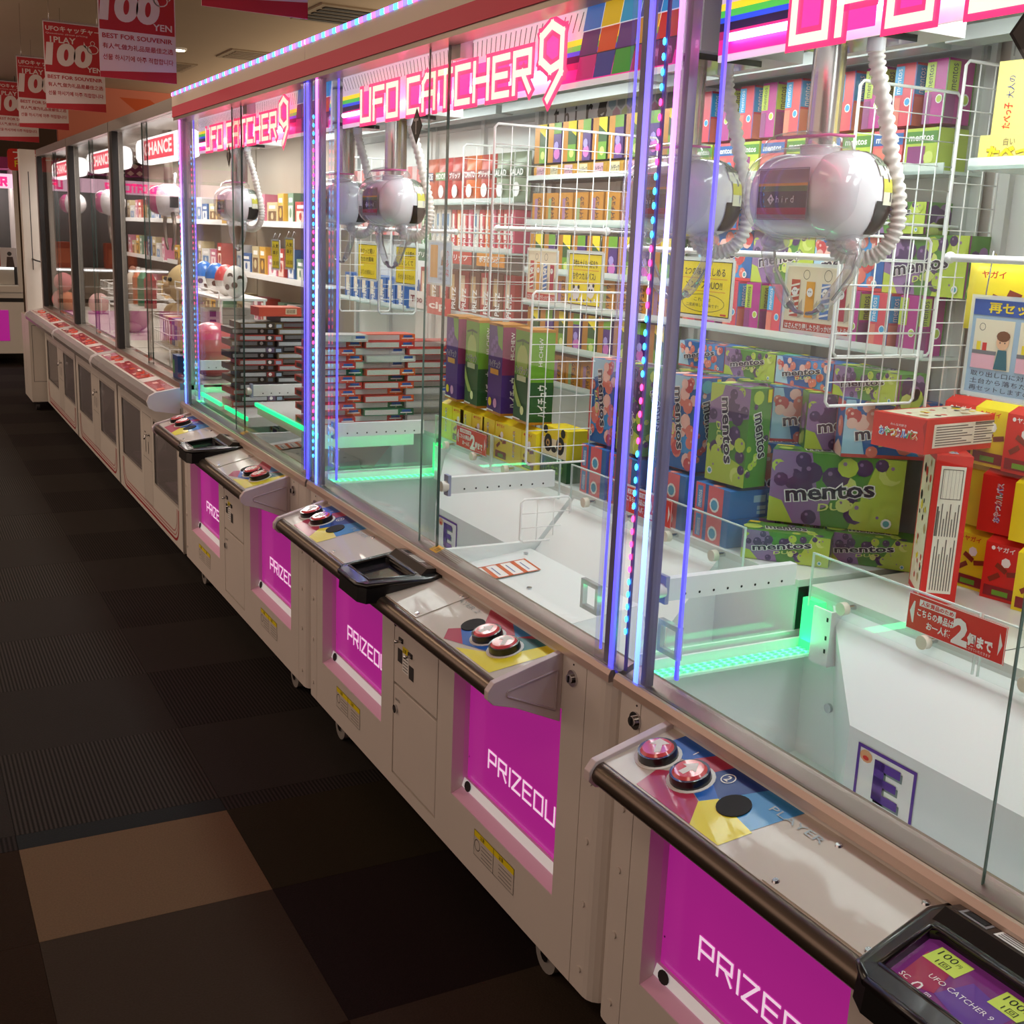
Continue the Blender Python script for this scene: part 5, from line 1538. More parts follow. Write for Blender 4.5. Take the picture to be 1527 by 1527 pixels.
def posterbars(b, F, w, h):
    b.rect(F, 0, 0, w, h, mat('efe3c4', 0.5), 1)
    for i, (h1, h2) in enumerate((('c84a40', 'f0e8d8'), ('e8a030', 'e8a030'), ('4a80c8', 'f0f0f0'), ('b82a4a', 'b82a4a'))):
        x = w * (.08 + .23 * i); ww = w * .13
        b.rect(F, x, h * .22, x + ww, h * (.78 - .02 * i), mat(h1, .5), 2)
        if h1 != h2:
            for q in range(6): b.poly(F, [(x, h * (.24 + .085 * q)), (x + ww, h * (.28 + .085 * q)), (x + ww, h * (.31 + .085 * q)), (x, h * (.27 + .085 * q))], mat(h2, .5), 3)
        b.disc(F, x + ww / 2, h * .6, ww * .36, SIGNW, 4, 10); b.disc(F, x + ww * .4, h * .61, ww * .06, MATT, 5, 6); b.disc(F, x + ww * .62, h * .61, ww * .06, MATT, 5, 6)
        b.poly(F, [(x + ww, h * .2), (x + ww * 1.5, h * .24), (x + ww * 1.4, h * .5), (x + ww, h * .4)], mat('b8ae9a', .5), 1.6)
    b.rect(F, 0, 0, w, h * .15, mat('c83a2a', .5), 2); b.text(F, 'はさんだり押したり引っかけてみよう!', w * .03, h * .035, h * .09, SIGNW, 3, wid=w * .94, bold=.02)
    b.ring(F, w * .62, h * .86, w * .06, 0.001, MATT, 2, 12); b.ring(F, w * .3, h * .86, w * .05, 0.001, MATT, 2, 12)


def notice(b, F, w, h):
    b.rect(F, 0, 0, w, h, mat('a8c8e0', .5), 1); b.rect(F, 0, h * .82, w, h, mat('2a5ab0', .5), 2); b.text(F, '再セットについて', w * .12, h * .85, h * .10, YEL, 3, wid=w * .76, bold=.03)
    for k_ in range(3):
        x = w * (.03 + .33 * k_); ww = w * .29
        b.rect(F, x, h * .27, x + ww, h * .78, mat('f0e8cc', .5), 2)
        b.rect(F, x, h * .27, x + ww * .6, h * .42, mat('f0b8c8', .5), 3); b.rect(F, x, h * .42, x + ww * .62, h * .46, mat('7a7a80', .5), 3.2); b.rect(F, x + ww * .1, h * .46, x + ww * .2, h * .55, YEL, 3); b.rect(F, x + ww * .25, h * .46, x + ww * .36, h * .54, RED, 3)
        b.disc(F, x + ww * .76, h * .56, ww * .16, mat('f0c098', .5), 4, 14); b.disc(F, x + ww * .76, h * .62, ww * .17, mat('7a4a28', .5), 4.2, 12, h * .055); b.poly(F, [(x + ww * .6, h * .28), (x + ww * .94, h * .28), (x + ww * .88, h * .48), (x + ww * .66, h * .48)], mat('1e6a78', .5), 3.8)
        b.disc(F, x + ww * .70, h * .555, ww * .018, MATT, 5, 6); b.disc(F, x + ww * .82, h * .555, ww * .018, MATT, 5, 6)
        b.ring(F, x + ww * .2, h * .70, ww * .08, 0.0008, MATT, 3, 10)
    for q, s in enumerate(('取り出し口に対象景品がない場合は', '土台から落ちた景品は初期位置に', '再セットしますので、スタッフまで')):
        b.text(F, s, w * .04, h * (.19 - .075 * q), h * .055, INK, 3, wid=w * .9)


def capsposter(b, F, w, h):
    b.rect(F, 0, 0, w, h, mat('c8dcec', .5), 1); b.rect(F, w * .1, h * .15, w * .42, h * .92, mat('e0a040', .5), 2); b.text(F, 'おやつ', w * .9, h * .2, w * .12, RED, 3, rot=math.pi / 2, wid=h * .6)
    for q in range(3): b.text(F, 'お楽しみに', w * .48, h * (.1 + .12 * q), h * .07, mat('2a4a90', .5), 3, wid=w * .34)
    b.disc(F, w * .62, h * .7, w * .09, SIGNW, 3, 10); b.poly(F, [(w * .56, h * .45), (w * .7, h * .45), (w * .66, h * .66), (w * .6, h * .66)], mat('8a5a38', .5), 3)


card('price_card', 0.392, 0.590, 1.338, 1.462, ycard('2つの味が楽しめる', 'メントスDUO!!', 'bubble'), 'yellow card with a speech bubble, right of the white glowing post', top=1.484)
card('price_card', 0.905, 1.075, 1.325, 1.462, ycard('子供も大人も大好きな', 'おやつカルパス♪', 'bear'), 'yellow card with two bear faces, left of the glowing posts', top=1.522)
card('price_card', 0.040, 0.225, 1.335, 1.462, posterbars, 'cream poster of four striped sticks below the nearest claw', top=1.484)
card('price_card', 1.13, 1.29, 1.325, 1.462, posterbars, 'cream poster of four striped sticks in front of the gold boxes', top=1.522)
card('price_card', -0.50, -0.235, 1.272, 1.428, notice, 'blue and white notice card with a drawn boy, at the right edge', top=1.494)
card('price_card', 2.06, 2.25, 1.318, 1.448, ycard('つぶつぶ食感の', 'おいしくて', '手が止まらない!'), 'yellow card right under the claw at the left of the middle machine', top=1.507)
card('price_card', 2.42, 2.62, 1.318, 1.448, ycard('サクッと軽い', 'カカオ風味', 'コパンが美味しい'), 'yellow card farther left, partly behind a clear claw arm', top=1.507)
card('price_card', 1.79, 1.97, 1.335, 1.468, capsposter, 'pale blue poster with a gold bar, beside the long green glass edge', top=1.507)
b_ = card('price_card', 3.05, 3.16, 1.33, 1.45, ycard('人気', '菓子', '注目'), 'narrow yellow card at the far left lit machine, right one', x=0.38)
b_ = card('price_card', 3.24, 3.35, 1.32, 1.44, ycard('人気', '菓子', '注目'), 'narrow yellow card at the far left lit machine, left one', x=0.38)

# red limit labels on the shields
def limit_label(y, z, lab):
    b = MB(); w, h = 0.197, 0.062
    b.box(0, 0.0012, -w, 0, 0, h, RED); F = Frame((0, 0, 0), (0, -1, 0), (0, 0, 1))
    b.frame(F, 0, 0, w, h, 0.0012, SIGNW, 1)
    b.rect(F, w * .12, h * .72, w * .50, h * .90, SIGNW, 1); b.text(F, '人気景品のため', w * .14, h * .745, h * .13, RED, 2, wid=w * .34, bold=.02)
    b.text(F, 'こちらの景品は', w * .11, h * .44, h * .20, SIGNW, 2, wid=w * .38, bold=.03); b.text(F, 'お一人様', w * .22, h * .16, h * .20, SIGNW, 2, wid=w * .25, bold=.03)
    b.text(F, '2', w * .50, h * .12, h * .62, SIGNW, 2, wid=w * .13, bold=.05); b.text(F, '個まで', w * .645, h * .20, h * .30, SIGNW, 2, wid=w * .24, bold=.05); b.text(F, 'とさせていただきます', w * .64, h * .07, h * .08, SIGNW, 2, wid=w * .24)
    b.poly(F, [(w * .06, h * .2), (w * .06, h * .8), (w * .075, h * .8), (w * .075, h * .2)], SIGNW, 1); b.poly(F, [(w * .025, h * .5), (w * .06, h * .8), (w * .06, h * .2)], SIGNW, 1)
    b.poly(F, [(w * .94, h * .2), (w * .975, h * .5), (w * .94, h * .8)], SIGNW, 1)
    b.obj('limit_label', label=lab, cat='label', group='red limit labels on the clear shields', loc=(0.3955, y, z))


limit_label(-0.262, 0.880, 'red label with large white 2 on the nearest clear shield')
limit_label(0.615, 0.885, 'red label with large white 2 behind the white glowing post')
limit_label(1.515, 0.880, 'red label with large white 2 below the tall chew boxes')

# pastel hexagon strip with letters at the upper back
def hexstrip(y1, lab):
    b = MB(); F = FX(0.742, y1, 1.785); w = 0.62
    b.box(0.742, 0.744, y1 - w, y1, 1.785, 1.90, mat('cfcfd2', 0.4))
    cols = ['8fa8b8', 'c890a8', '90989c', 'c0c888', '6a98c0', '8898a0', 'b8c8c8', 'd0c878']
    for i in range(7):
        for j in range(2):
            cx_ = w * .58 + i * 0.046 + (0.023 if j else 0); cy_ = 0.085 - j * 0.040
            if cx_ < w - .02: b.poly(F, [(cx_ + 0.022 * math.cos(math.pi / 6 + k_ * math.pi / 3), cy_ + 0.024 * math.sin(math.pi / 6 + k_ * math.pi / 3)) for k_ in range(6)], mat(cols[(i * 2 + j) % 8], .5), 1)
    for i, c_ in enumerate('thiro'): b.text(F, c_, w * (.06 + .1 * i), 0.04, 0.045, MATT, 1, bold=.02)
    b.poly(F, [(w * .48, .115), (w * .56, .115), (w * .52, .06), (w * .46, .05)], MATT, 1.5)
    b.obj('letter_strip', label=lab, cat='strip', group='pale letter strips at the upper back')


hexstrip(-0.05, 'pale strip with hexagons at the upper back of the nearest machine')
hexstrip(1.66, 'pale strip with hexagons at the upper back of the middle machine')

# ================================================================== THIRD LIT MACHINE: stacked flat boxes and snack shelves
GSOL = mat('14d878', 0.4, emit=1.6, name='green_light_bar')
b = MB(); b.box(0.066, 0.075, 1.80, 2.52, 0.862, 0.874, GSOL); b.box(0.075, 0.380, 1.80, 2.52, 0.832, 0.8755, mat('e6e8e4', 0.22, coat=0.3, name='field_board')); b.obj('extra_board', label='white board under the stack of red and white flat boxes', cat='board')
b = MB(); b.box(0.075, 0.415, 2.64, 3.33, 0.765, 0.80, mat('e6e8e4', 0.22, coat=0.3, name='field_board')); b.box(0.066, 0.075, 2.64, 2.95, 0.788, 0.802, GSOL); b.box(0.066, 0.075, 3.02, 3.34, 0.788, 0.802, GSOL)
b.obj('extra_board', label='low white board under the stack of dark flat boxes', cat='board')
MOT = mat('cfc9c3', 0.5, noise=0.25, nscale=420, name='printed_side_text')


def flat_box(w, t, h, col, ecol, txt=True):
    b = base_box(w, t, h, mat(col, 0.4)); f = frames(w, t, h)
    for nm in ('front', 'back'):
        F = f[nm]; b.rect(F, w * .02, h * .12, w * .68, h * .88, MOT, 1); b.rect(F, w * .70, 0, w, h, mat(ecol, 0.4), 1)
        b.rect(F, w * .76, h * .5, w * .94, h * .86, mat('2a5aa8', 0.4), 2); b.rect(F, w * .73, h * .30, w * .97, h * .46, SIGNW, 2); b.disc(F, w * .85, h * .14, h * .10, mat('e0b0a0', 0.4), 2, 6)
    for nm in ('left', 'right'): b.rect(f[nm], t * .2, h * .2, t * .8, h * .8, DGREY, 1)
    return b.mesh('flat_snack_box')


fb = [flat_box(0.175, 0.09, 0.0215, c_, e_) for c_, e_ in (('c83a34', 'e0582a'), ('c8342e', 'c8342e'), ('b8b4b0', 'c8c4c0'), ('2a7a50', '1a6a44'), ('d05038', 'e0682a'))]
fc = ['red and orange', 'plain red', 'pale grey', 'green', 'orange red']
for l in range(13):
    k0 = 0.075 + (0.06 if l % 2 else 0.0) + R.uniform(-.008, .008)
    nn = 3 if l < 12 else 2
    for j in range(nn):
        x = k0 + 0.0875 + 0.172 * 0 + j * 0.145 * 1.0
        q = R.choice([0, 1, 1, 2, 3, 4, 0, 2])
        dep = (l + j) % 2
        inst(fb[q], 'flat_snack_box', (0.075 + 0.0875 + j * 0.178 + (0.03 if l % 2 else 0.0) + (0.04 if l == 12 else 0), 2.03 + R.uniform(-.006, .006) + 0.02 * dep, 0.876 + 0.0110 + l * 0.0222), (1, 0, 0), (0, 1, 0), None,
             '%s flat snack box, %s, in the %s layer up of the red stack' % (fc[q], ('left', 'middle', 'right')[j], ORD[l + 1]), 'box', 'flat snack boxes in a brick-like stack', jig=0.03)


def game_box(w, t, h, col, ecol):
    b = base_box(w, t, h, mat(col, 0.35)); f = frames(w, t, h)
    for nm in ('front', 'back'):
        F = f[nm]; b.rect(F, w * .03, h * .2, w * .6, h * .8, mat('b4b8bc', 0.4), 1); b.rect(F, w * .62, h * .1, w * .80, h * .9, mat(ecol, 0.4), 1); b.rect(F, w * .84, h * .15, w * .96, h * .7, mat('9ab0c8', 0.4), 1); b.disc(F, w * .7, h * .5, h * .3, SIGNW, 2, 8)
    b.rect(f['top'], w * .1, t * .1, w * .9, t * .9, mat(ecol, 0.4), 1)
    return b.mesh('flat_goods_box')


gb = [game_box(0.172, 0.15, 0.0230, c_, e_) for c_, e_ in (('2c2826', '3a2a26'), ('2c2826', '8a2a2a'), ('a83a34', '2c2826'), ('3a3438', '6a5a78'), ('6a5a40', '2c2826'))]
gc = ['black', 'black and wine', 'red', 'grey violet', 'olive']
for l in range(15):
    for j in range(2):
        q = R.choice([0, 0, 1, 2, 3, 4, 1])
        inst(gb[q], 'flat_goods_box', (0.178 + j * 0.178 + (0.018 if l % 2 else -0.008), 2.98 - (0.03 if (l + j) % 2 else 0.0), 0.8005 + 0.0118 + l * 0.0236), (1, 0, 0), (0, 1, 0), None,
             '%s flat goods box, %s, in the %s layer up of the dark stack' % (gc[q], ('left', 'right')[j], ORD[l + 1]), 'box', 'flat goods boxes in the dark stack', jig=0.05) if not (l == 14 and j == 0) else None
b = base_box(0.17, 0.12, 0.034, mat('c8503a', 0.4)); F = frames(0.17, 0.12, 0.034)['front']; b.rect(F, 0.105, 0.008, 0.15, 0.03, mat('d8c0a0', .4), 1); [b.rect(F, 0.11 + q * 0.006, 0.012, 0.1125 + q * 0.006, 0.026, MATT, 2) for q in range(6)]
b.rect(frames(0.17, 0.12, 0.034)['top'], .01, .01, .16, .11, mat('d87058', 0.4), 1)
inst(b.mesh('orange_box'), 'orange_box', (0.27, 2.93, 0.8005 + 15 * 0.0236 + 0.0175), (1, 0, 0), (0, 1, 0), None, 'orange red box with a barcode on top of the dark stack', 'box')

# snack shelves on the back panel behind the red stack
def bag_deco(txt, c1):
    def d(b, F, w, h):
        b.rect(F, w * .1, h * .5, w * .9, h * .68, mat(c1, 0.4), 3); b.text(F, txt, w * .12, h * .53, h * .12, SIGNW, 4, wid=w * .76, bold=0.03); b.disc(F, w * .5, h * .25, w * .2, SIGNW, 3, 10)
    return d


bags = [pillow_bag(0.115, 0.155, 0.035, mat(c_, 0.35), bag_deco(t_, d_)).mesh('crisp_bag') for c_, t_, d_ in (('c8502a', 'PIZZE', '3a3a80'), ('c83030', 'MIDORI', '3a8a3a'), ('b8342c', 'プリッツ', '8a1a2a'), ('8a9a80', 'SALAD', '2a5a3a'), ('d8682a', 'TOMATO', 'a82a2a'))]
bc = ['orange', 'bright red', 'dark red', 'pale green', 'light orange']
for i in range(7):
    q = (0, 1, 2, 4, 2, 3, 3)[i]
    inst(bags[q], 'crisp_bag', (0.730, 2.48 - 0.115 * i, 1.60 + 0.079), (0, -1, 0), (1, 0, 0), None, '%s snack bag on the top shelf behind the red grid, %s' % (bc[q], nth(i, 7)), 'snack bag', 'snack bags on the top shelf')
shelf(1.75, 2.56, 1.5985, 'clear shelf under the snack bags', x0=0.68)


def thin_box(col, ink, h=0.135, w=0.036):
    b = base_box(w, 0.06, h, mat(col, 0.4)); F = frames(w, 0.06, h)['front']
    b.rect(F, w * .15, h * .3, w * .6, h * .9, mat(ink, 0.4), 1); b.text(F, 'PRETZ', w * .75, h * .1, w * .4, SIGNW, 2, rot=math.pi / 2, wid=h * .5, bold=.03)
    return b.mesh('thin_snack_box')


tb = [thin_box(c_, i_) for c_, i_ in (('c83440', 'e8e0d8'), ('d8d4cc', '4a80a8'), ('d8682e', 'f0e0c8'), ('c84a68', 'e8c8d0'), ('3a8a50', 'd0e0c0'))]
tc_ = ['red', 'white', 'orange', 'pink', 'green']
for i in range(17):
    q = (4, 4, 1, 1, 1, 1, 0, 2, 0, 3, 1, 0, 2, 3, 0, 0, 3)[i]
    inst(tb[q], 'thin_snack_box', (0.735, 2.50 - 0.044 * i, 1.442 + 0.0675), (0, -1, 0), (1, 0, 0), None, '%s thin snack box behind the white grid, box %s' % (tc_[q], nth(i, 17, 'leftmost', 'rightmost') if i < 15 or i == 16 else 'next to rightmost'), 'box', 'thin snack boxes on the middle shelf', jig=.04)
shelf(1.75, 2.56, 1.4410, 'clear shelf under the thin snack boxes', x0=0.68)
for i, (y, col, t_) in enumerate(((2.50, '2a6a48', 'プリッツ'), (2.22, 'b83a2a', 'プリッツ'), (1.98, 'd88a28', 'ポテロング'))):
    b = MB(); F = FX(0.0, 0.20, 0.0); b.box(0, 0.002, 0, 0.20, 0, 0.042, mat(col, .4)); b.text(F, t_, 0.02, 0.012, 0.020, SIGNW, 2, wid=0.15, bold=.03)
    b.obj('shelf_card', label=('green', 'red', 'orange')[i] + ' shelf card with white lettering under the thin boxes', cat='card', loc=(0.672, y - 0.20, 1.394))
rb = [thin_box(c_, i_, 0.15, 0.075) for c_, i_ in (('a83030', 'e0c8a8'), ('7a4a34', 'c8a878'))]
for i in range(9):
    inst(rb[i % 2], 'snack_carton', (0.735, 2.48 - 0.085 * i, 1.22 + 0.075), (0, -1, 0), (1, 0, 0), None, '%s snack carton on the low shelf behind the grid, %s' % (('red', 'brown')[i % 2], nth(i, 9)), 'box', 'snack cartons on the low shelf')
shelf(1.75, 2.56, 1.2190, 'clear shelf under the red and brown cartons', x0=0.68)
for i, (y0, w_, z, col, tx, tcol) in enumerate(((2.52, 0.15, 1.222, 'dcd4d0', 'Tipo', '7a2a3a'), (2.35, 0.20, 1.210, 'c03028', 'cip', 'f0e0d8'))):
    b = MB(); b.box(0, 0.002, 0, w_, 0, 0.062, mat(col, .4)); b.text(FX(0, w_, 0), tx, 0.02, 0.014, 0.03, mat(tcol, .4), 2, wid=w_ * .7, bold=.03)
    b.obj('name_card', label=('white card with dark red lettering behind the red stack', 'red card with pale lettering behind the red stack')[i], cat='card', loc=(0.66, y0 - w_, z))
# back shelf of the third machine's far half: blue boxes
bbm = thin_box('3a6ab0', 'e8d8c0', 0.11, 0.085)
for i in range(7):
    inst(bbm, 'blue_goods_box', (0.735, 3.30 - 0.098 * i, 1.205 + 0.055), (0, -1, 0), (1, 0, 0), None, 'blue printed box on the far shelf of the third lit machine, ' + nth(i, 7), 'box', 'blue boxes on the far shelf')
shelf(2.60, 3.36, 1.2045, 'clear shelf under the row of blue boxes', x0=0.68)
# pink and white striped board high at the back of the third machine
b = MB(); b.box(0.742, 0.746, 2.60, 3.36, 1.48, 1.74, mat('d8b4b4', 0.4)); F = FX(0.742, 3.36, 1.48)
for q in range(9): b.rect(F, 0.02 + q * 0.085, 0.0, 0.06 + q * 0.085, 0.26, mat('d87070', 0.4) if q % 3 else mat('c04a50', .4), 1)
b.obj('striped_board', label='pink and white striped board high behind the farthest lit claw', cat='board')

# ================================================================== OLDER WHITE MACHINES
OLDM = []
ORED = mat('c43a46', 0.25, coat=0.6, name='older_red_print')
OG = glass_mat('older_glass', (0.96, 0.96, 0.95), 0.6, 0.035)


def old_machine(i, y0, y1, lab):
    w = y1 - y0; c = y0 + w * 0.5
    t = empty('crane_game', (0, y0, 0), lab, 'crane game', 'older white crane games')
    def ob(name, b, par=t, **k):
        for q in range(len(b.v)):
            b.v[q] = (b.v[q][0], b.v[q][1] - y0, b.v[q][2])
        return b.obj(name, par, **k)
    ya, yb = y0 + 0.006, y1 - 0.006
    w1 = (y0 + 0.09, y0 + 0.62); w2 = (y0 + 0.92, y1 - 0.10)
    b = MB()
    for a, d in ((ya, w1[0]), (w1[1], w2[0]), (w2[1], yb)): b.box(0, 0.02, a, d, 0.075, 0.80, CAB2)
    for a, d in (w1, w2): b.box(0, 0.02, a, d, 0.075, 0.26, CAB2); b.box(0, 0.02, a, d, 0.585, 0.80, CAB2)
    b.box(0.02, 0.9, ya, ya + 0.01, 0.075, 0.82, CAB2); b.box(0.02, 0.9, yb - 0.01, yb, 0.075, 0.82, CAB2); b.box(0.25, 0.9, ya + .01, yb - .01, 0.08, 0.80, CAB2)
    b.box(-0.002, 0.0, y0 + 0.0, y0 + 0.02, 0.075, 0.72, mat('8a8480', 0.4))
    cab_ = ob('cabinet', b)
    for a, d in (w1, w2):
        b = MB(); b.frame(FX(0.0, d, 0.26), 0, 0, d - a, 0.325, 0.012, mat('b8b2ac', 0.4), 1); b.box(0.006, 0.010, a, d, 0.26, 0.585, GREY_PANE); k = ob('window', b)
        b = MB(); b.add([(0.22, a + 0.05, 0.58), (0.22, d - 0.1, 0.58), (0.06, d - 0.2, 0.28), (0.06, a + 0.05, 0.28)], [(0, 1, 2, 3)], mat('b8b0b0', 0.5)); b.box(0.23, 0.24, a, d, 0.26, 0.585, mat('6a6264', 0.6)); b.box(0.05, 0.23, a, d, 0.262, 0.27, mat('b090a8', 0.6)); ob('inner_chute', b)
    b = MB(); F = FX(0.0, w2[0] - 0.05, 0.14)
    pw = w2[0] - 0.05 - w1[1] - 0.04
    b.rect(F, 0, 0, pw, 0.44, mat('cfc9c2', 0.4), .6); b.frame(F, 0, 0, pw, 0.44, 0.002, DGREY, 1); b.rect(F, 0, 0.22, pw, 0.222, DGREY, 1)
    for q in (.3, .6): b.rect(F, pw * q, 0.25, pw * q + 0.012, 0.31, DGREY, 2)
    b.rect(F, pw * .2, 0.345, pw * .35, 0.352, DGREY, 2); b.rect(F, pw * .75, .34, pw * .82, .35, MATT, 2)
    k = ob('coin_panel', b)
    b = MB(); yy = w1[1] + 0.09; b.tube([(0.0, yy, 0.49), (-0.02, yy, 0.485), (-0.025, yy - 0.008, 0.47)], 0.006, CHROME, 6); ob('coin_lever', b, k)
    # curved stripes
    b = MB(); F = FX(0.0, y1 - 0.10, 0.10); sw_ = w - 0.2
    for q, (cc, off) in enumerate((('a8343c', 0.0), ('c87a7c', 0.018), ('b86a6c', 0.034))):
        r_ = 0.08; pts = [(off, 0.15), (off, off + r_)] + [(off + r_ * (1 - math.cos(a)), off + r_ * (1 - math.sin(a))) for a in (0.4, 0.8, 1.2, 1.57)] + [(sw_ - off - r_ * (1 - math.cos(a)), off + r_ * (1 - math.sin(a))) for a in (1.57, 1.2, 0.8, 0.4)] + [(sw_ - off, off + r_), (sw_ - off, 0.15)]
        for p_, q_ in zip(pts, pts[1:]):
            a_, b__ = Vector(p_), Vector(q_); d_ = (b__ - a_)
            if d_.length < 1e-6: continue
            d_.normalize(); n_ = Vector((-d_.y, d_.x)) * (0.006 if q == 0 else 0.003)
            b.poly(F, [tuple(a_ - n_), tuple(b__ - n_), tuple(b__ + n_), tuple(a_ + n_)], mat(cc, 0.4), 1)
    ob('curved_stripes', b)
    for yw in (y0 + 0.2, y1 - 0.2):
        b = MB(); b.cyl((0.06, yw, 0.036), (0.09, yw, 0.036), 0.036, DGREY, 14); b.box(0.06, 0.09, yw - .01, yw + .01, .05, .078, STEEL); ob('caster', b)
    # rounded counter
    b = MB()
    prof = [(0.0, 0.805), (-0.10, 0.788), (-0.125, 0.775), (-0.135, 0.752), (-0.128, 0.728), (-0.105, 0.715), (0.0, 0.700)]
    poly_y(b, prof[::-1], y0 + 0.02, y1 - 0.02, CAB2)
    poly_y(b, [(-0.10, 0.789), (-0.127, 0.777), (-0.138, 0.752), (-0.131, 0.727), (-0.128, 0.728), (-0.135, 0.752), (-0.125, 0.775), (-0.10, 0.788)][::-1], y0 + 0.03, y1 - 0.03, mat('b4acaa', 0.25, metal=.5))
    k = ob('counter_shelf', b)
    for ye in (y0 + 0.006, y1 - 0.026):
        b = MB(); poly_y(b, [(x * 1.03, 0.752 + (z - 0.752) * 1.08) for x, z in prof][::-1], ye, ye + 0.02, mat('ded8dc', 0.3)); ob('shelf_end_cap', b, k)
    b = MB(); Ft = Frame((-0.10, y1 - 0.05, 0.7885), (0, -1, 0), (0.1, 0, 0.017)); lw = w - 0.1
    b.rect(Ft, 0, 0.012, lw, 0.088, ORED, 1)
    r = random.Random(i)
    for q in range(16):
        x = lw * (q + .3) / 16; b.rect(Ft, x, 0.02 + .02 * (q % 3), x + lw * .03, 0.05 + .012 * (q % 3), (SIGNW, mat('e8b0a8', .3), mat('a02a50', .3), mat('e05a30', .3))[q % 4], 2)
    for f_ in (.2, .72): b.rect(Ft, lw * f_, 0.008, lw * (f_ + .08), 0.092, mat('d8cfcc', .3), 3)
    b.text(Ft, 'キャッチャー', lw * .02, 0.03, 0.03, SIGNW, 3, wid=lw * .16, bold=.03)
    ob('control_print', b, k)
    for f_ in (.15, .23, .62, .70):
        b = MB(); c_ = Ft.p(lw * f_, 0.05, 0.002); b.cyl(c_, c_ + Ft.n * 0.012, 0.022, mat('e05a48', 0.15, coat=1), 14, 0.019); ob('push_button', b, k)
    # glass housing
    b = MB(); b.box(0.0, 0.06, ya, yb, 0.80, 0.828, STEEL); b.box(0.0, 0.9, ya, yb, 1.935, 1.985, mat('9a948e', 0.35, metal=.4)); b.box(0.0, 0.03, yb - 0.10, yb - 0.045, 0.828, 1.935, MATT); b.box(-0.003, 0.028, yb - 0.045, yb, 0.828, 1.935, mat('a39c96', 0.35, metal=.5))
    b.box(0.028, 0.075, ya, ya + 0.006, 0.828, 1.935, mat('9a9690', 0.4, metal=.3)); b.box(0.78, 0.9, ya, yb, 0.80, 1.935, mat('a89c8c', 0.5, name='older_back_panel')); b.box(0.10, 0.78, ya, yb, 0.81, 0.822, mat('c8c4bc', 0.35))
    ob('housing_frame', b)
    b = MB(); b.box(0.030, 0.035, c - 0.06, yb - 0.10, 0.828, 1.935, OG); b.box(0.0298, 0.0352, c - 0.064, c - 0.06, 0.828, 1.935, GLASS_EDGE); ob('sliding_pane', b)
    b = MB(); b.box(0.020, 0.025, ya, c - 0.0, 0.828, 1.935, OG); b.box(0.0198, 0.0252, c, c + 0.004, 0.828, 1.935, GLASS_EDGE); ob('sliding_pane', b)
    b = MB(); b.rbox(0.06, 0.16, y0 + 0.22, y1 - 0.42, 1.765, 1.885, mat('f4eeee', 0.5, emit=1.4, name='lamp_box_white'), 0.03, 'y'); k = ob('lamp_box', b)
    b = MB(); F = FX(0.0595, y1 - 0.62, 1.775); b.rect(F, 0, 0, w * .42, 0.09, mat('f05064', 0.4, emit=.9), 1); b.text(F, 'CHANCE', 0.02, 0.02, 0.055, mat('ffe0dc', .4, emit=1.2), 2, wid=w * .38, bold=.03); ob('lamp_lettering', b, k)
    for yy in (c - .35, c + .35): area('older_lamp', (0.35, yy - y0, 1.92), (0.3, 0.4), 4.5, (1.0, 0.93, 0.85), (0, 0, 0), t)
    return t


old_machine(1, 3.425, 4.985, 'older white crane game next to the lit ones, plush inside')
old_machine(2, 4.99, 6.555, 'older white crane game in the middle of the far three')
old_machine(3, 6.56, 8.20, 'older white crane game farthest back, pink balls inside')

MAGC = mat('d0388a', 0.2, coat=1.0, name='claw_magenta')
OC = ['round white claw with magenta cap nearest the lit machines', 'round white claw with magenta cap in the middle older machine', 'round white claw with magenta cap in the farthest machine']
for i, (y, s_) in enumerate(((4.55, 1.0), (6.22, 1.0), (7.82, 1.0))):
    t = empty('crane_claw', (0.21, y, 1.60), OC[i], 'claw', 'round claws in the older machines')
    b = MB(); b.ell((0, 0, 0), (0.085, 0.12, 0.082), CW, 24, 14); b.box(-0.02, 0.02, -0.125, -0.10, -0.035, 0.02, BLACK); b.obj('claw_body', t)
    b = MB(); b.ell((-0.045, 0.03, 0), (0.06, 0.10, 0.07), MAGC, 20, 12, cut=lambda q: q.x < -0.045); b.obj('claw_cap', t)
    b = MB(); b.cyl((0, 0, 0.07), (0, 0, 0.335), 0.022, STEEL, 14); b.obj('pole', t)
    for s in (-1, 1):
        b = MB(); b.tube([(0, s * .08, -.06), (0, s * .12, -.12), (0, s * .09, -.20), (0, s * .05, -.24)], [.010, .010, .008, .006], STEEL, 6); b.obj('claw_arm', t)
    b = MB(); b.tube([(0.02, -.05, .08), (0.03, -.02, .13), (0.02, .04, .12), (0, .05, .07)], 0.007, CW, 6); b.obj('loop_handle', t)

# contents of the older machines
b = MB(); b.ell((0.185, 3.62, 0.952), (0.122, 0.122, 0.122), mat('c8585c', 0.3, coat=.6, name='balloon_pink'), 28, 18); b.cyl((0.185, 3.62, 0.824), (0.185, 3.62, 0.834), 0.04, SIGNW, 14)
b.obj('play_ball', label='large pink red ball on the board beside the grey post', cat='ball')
b = MB(); b.box(0.24, 0.46, 3.70, 4.60, 1.160, 1.170, WIRE)
for x in (0.25, 0.45):
    for y in (3.71, 4.59): b.cyl((x, y, 0.823), (x, y, 1.16), 0.006, WIRE, 8)
b.tube([(0.24, 3.70, 1.17), (0.24, 3.70, 1.20), (0.24, 4.60, 1.20), (0.24, 4.60, 1.17)], 0.003, WIRE, 5)
b.obj('white_shelf', label='white shelf on legs carrying the egg-shaped capsules', cat='shelf')


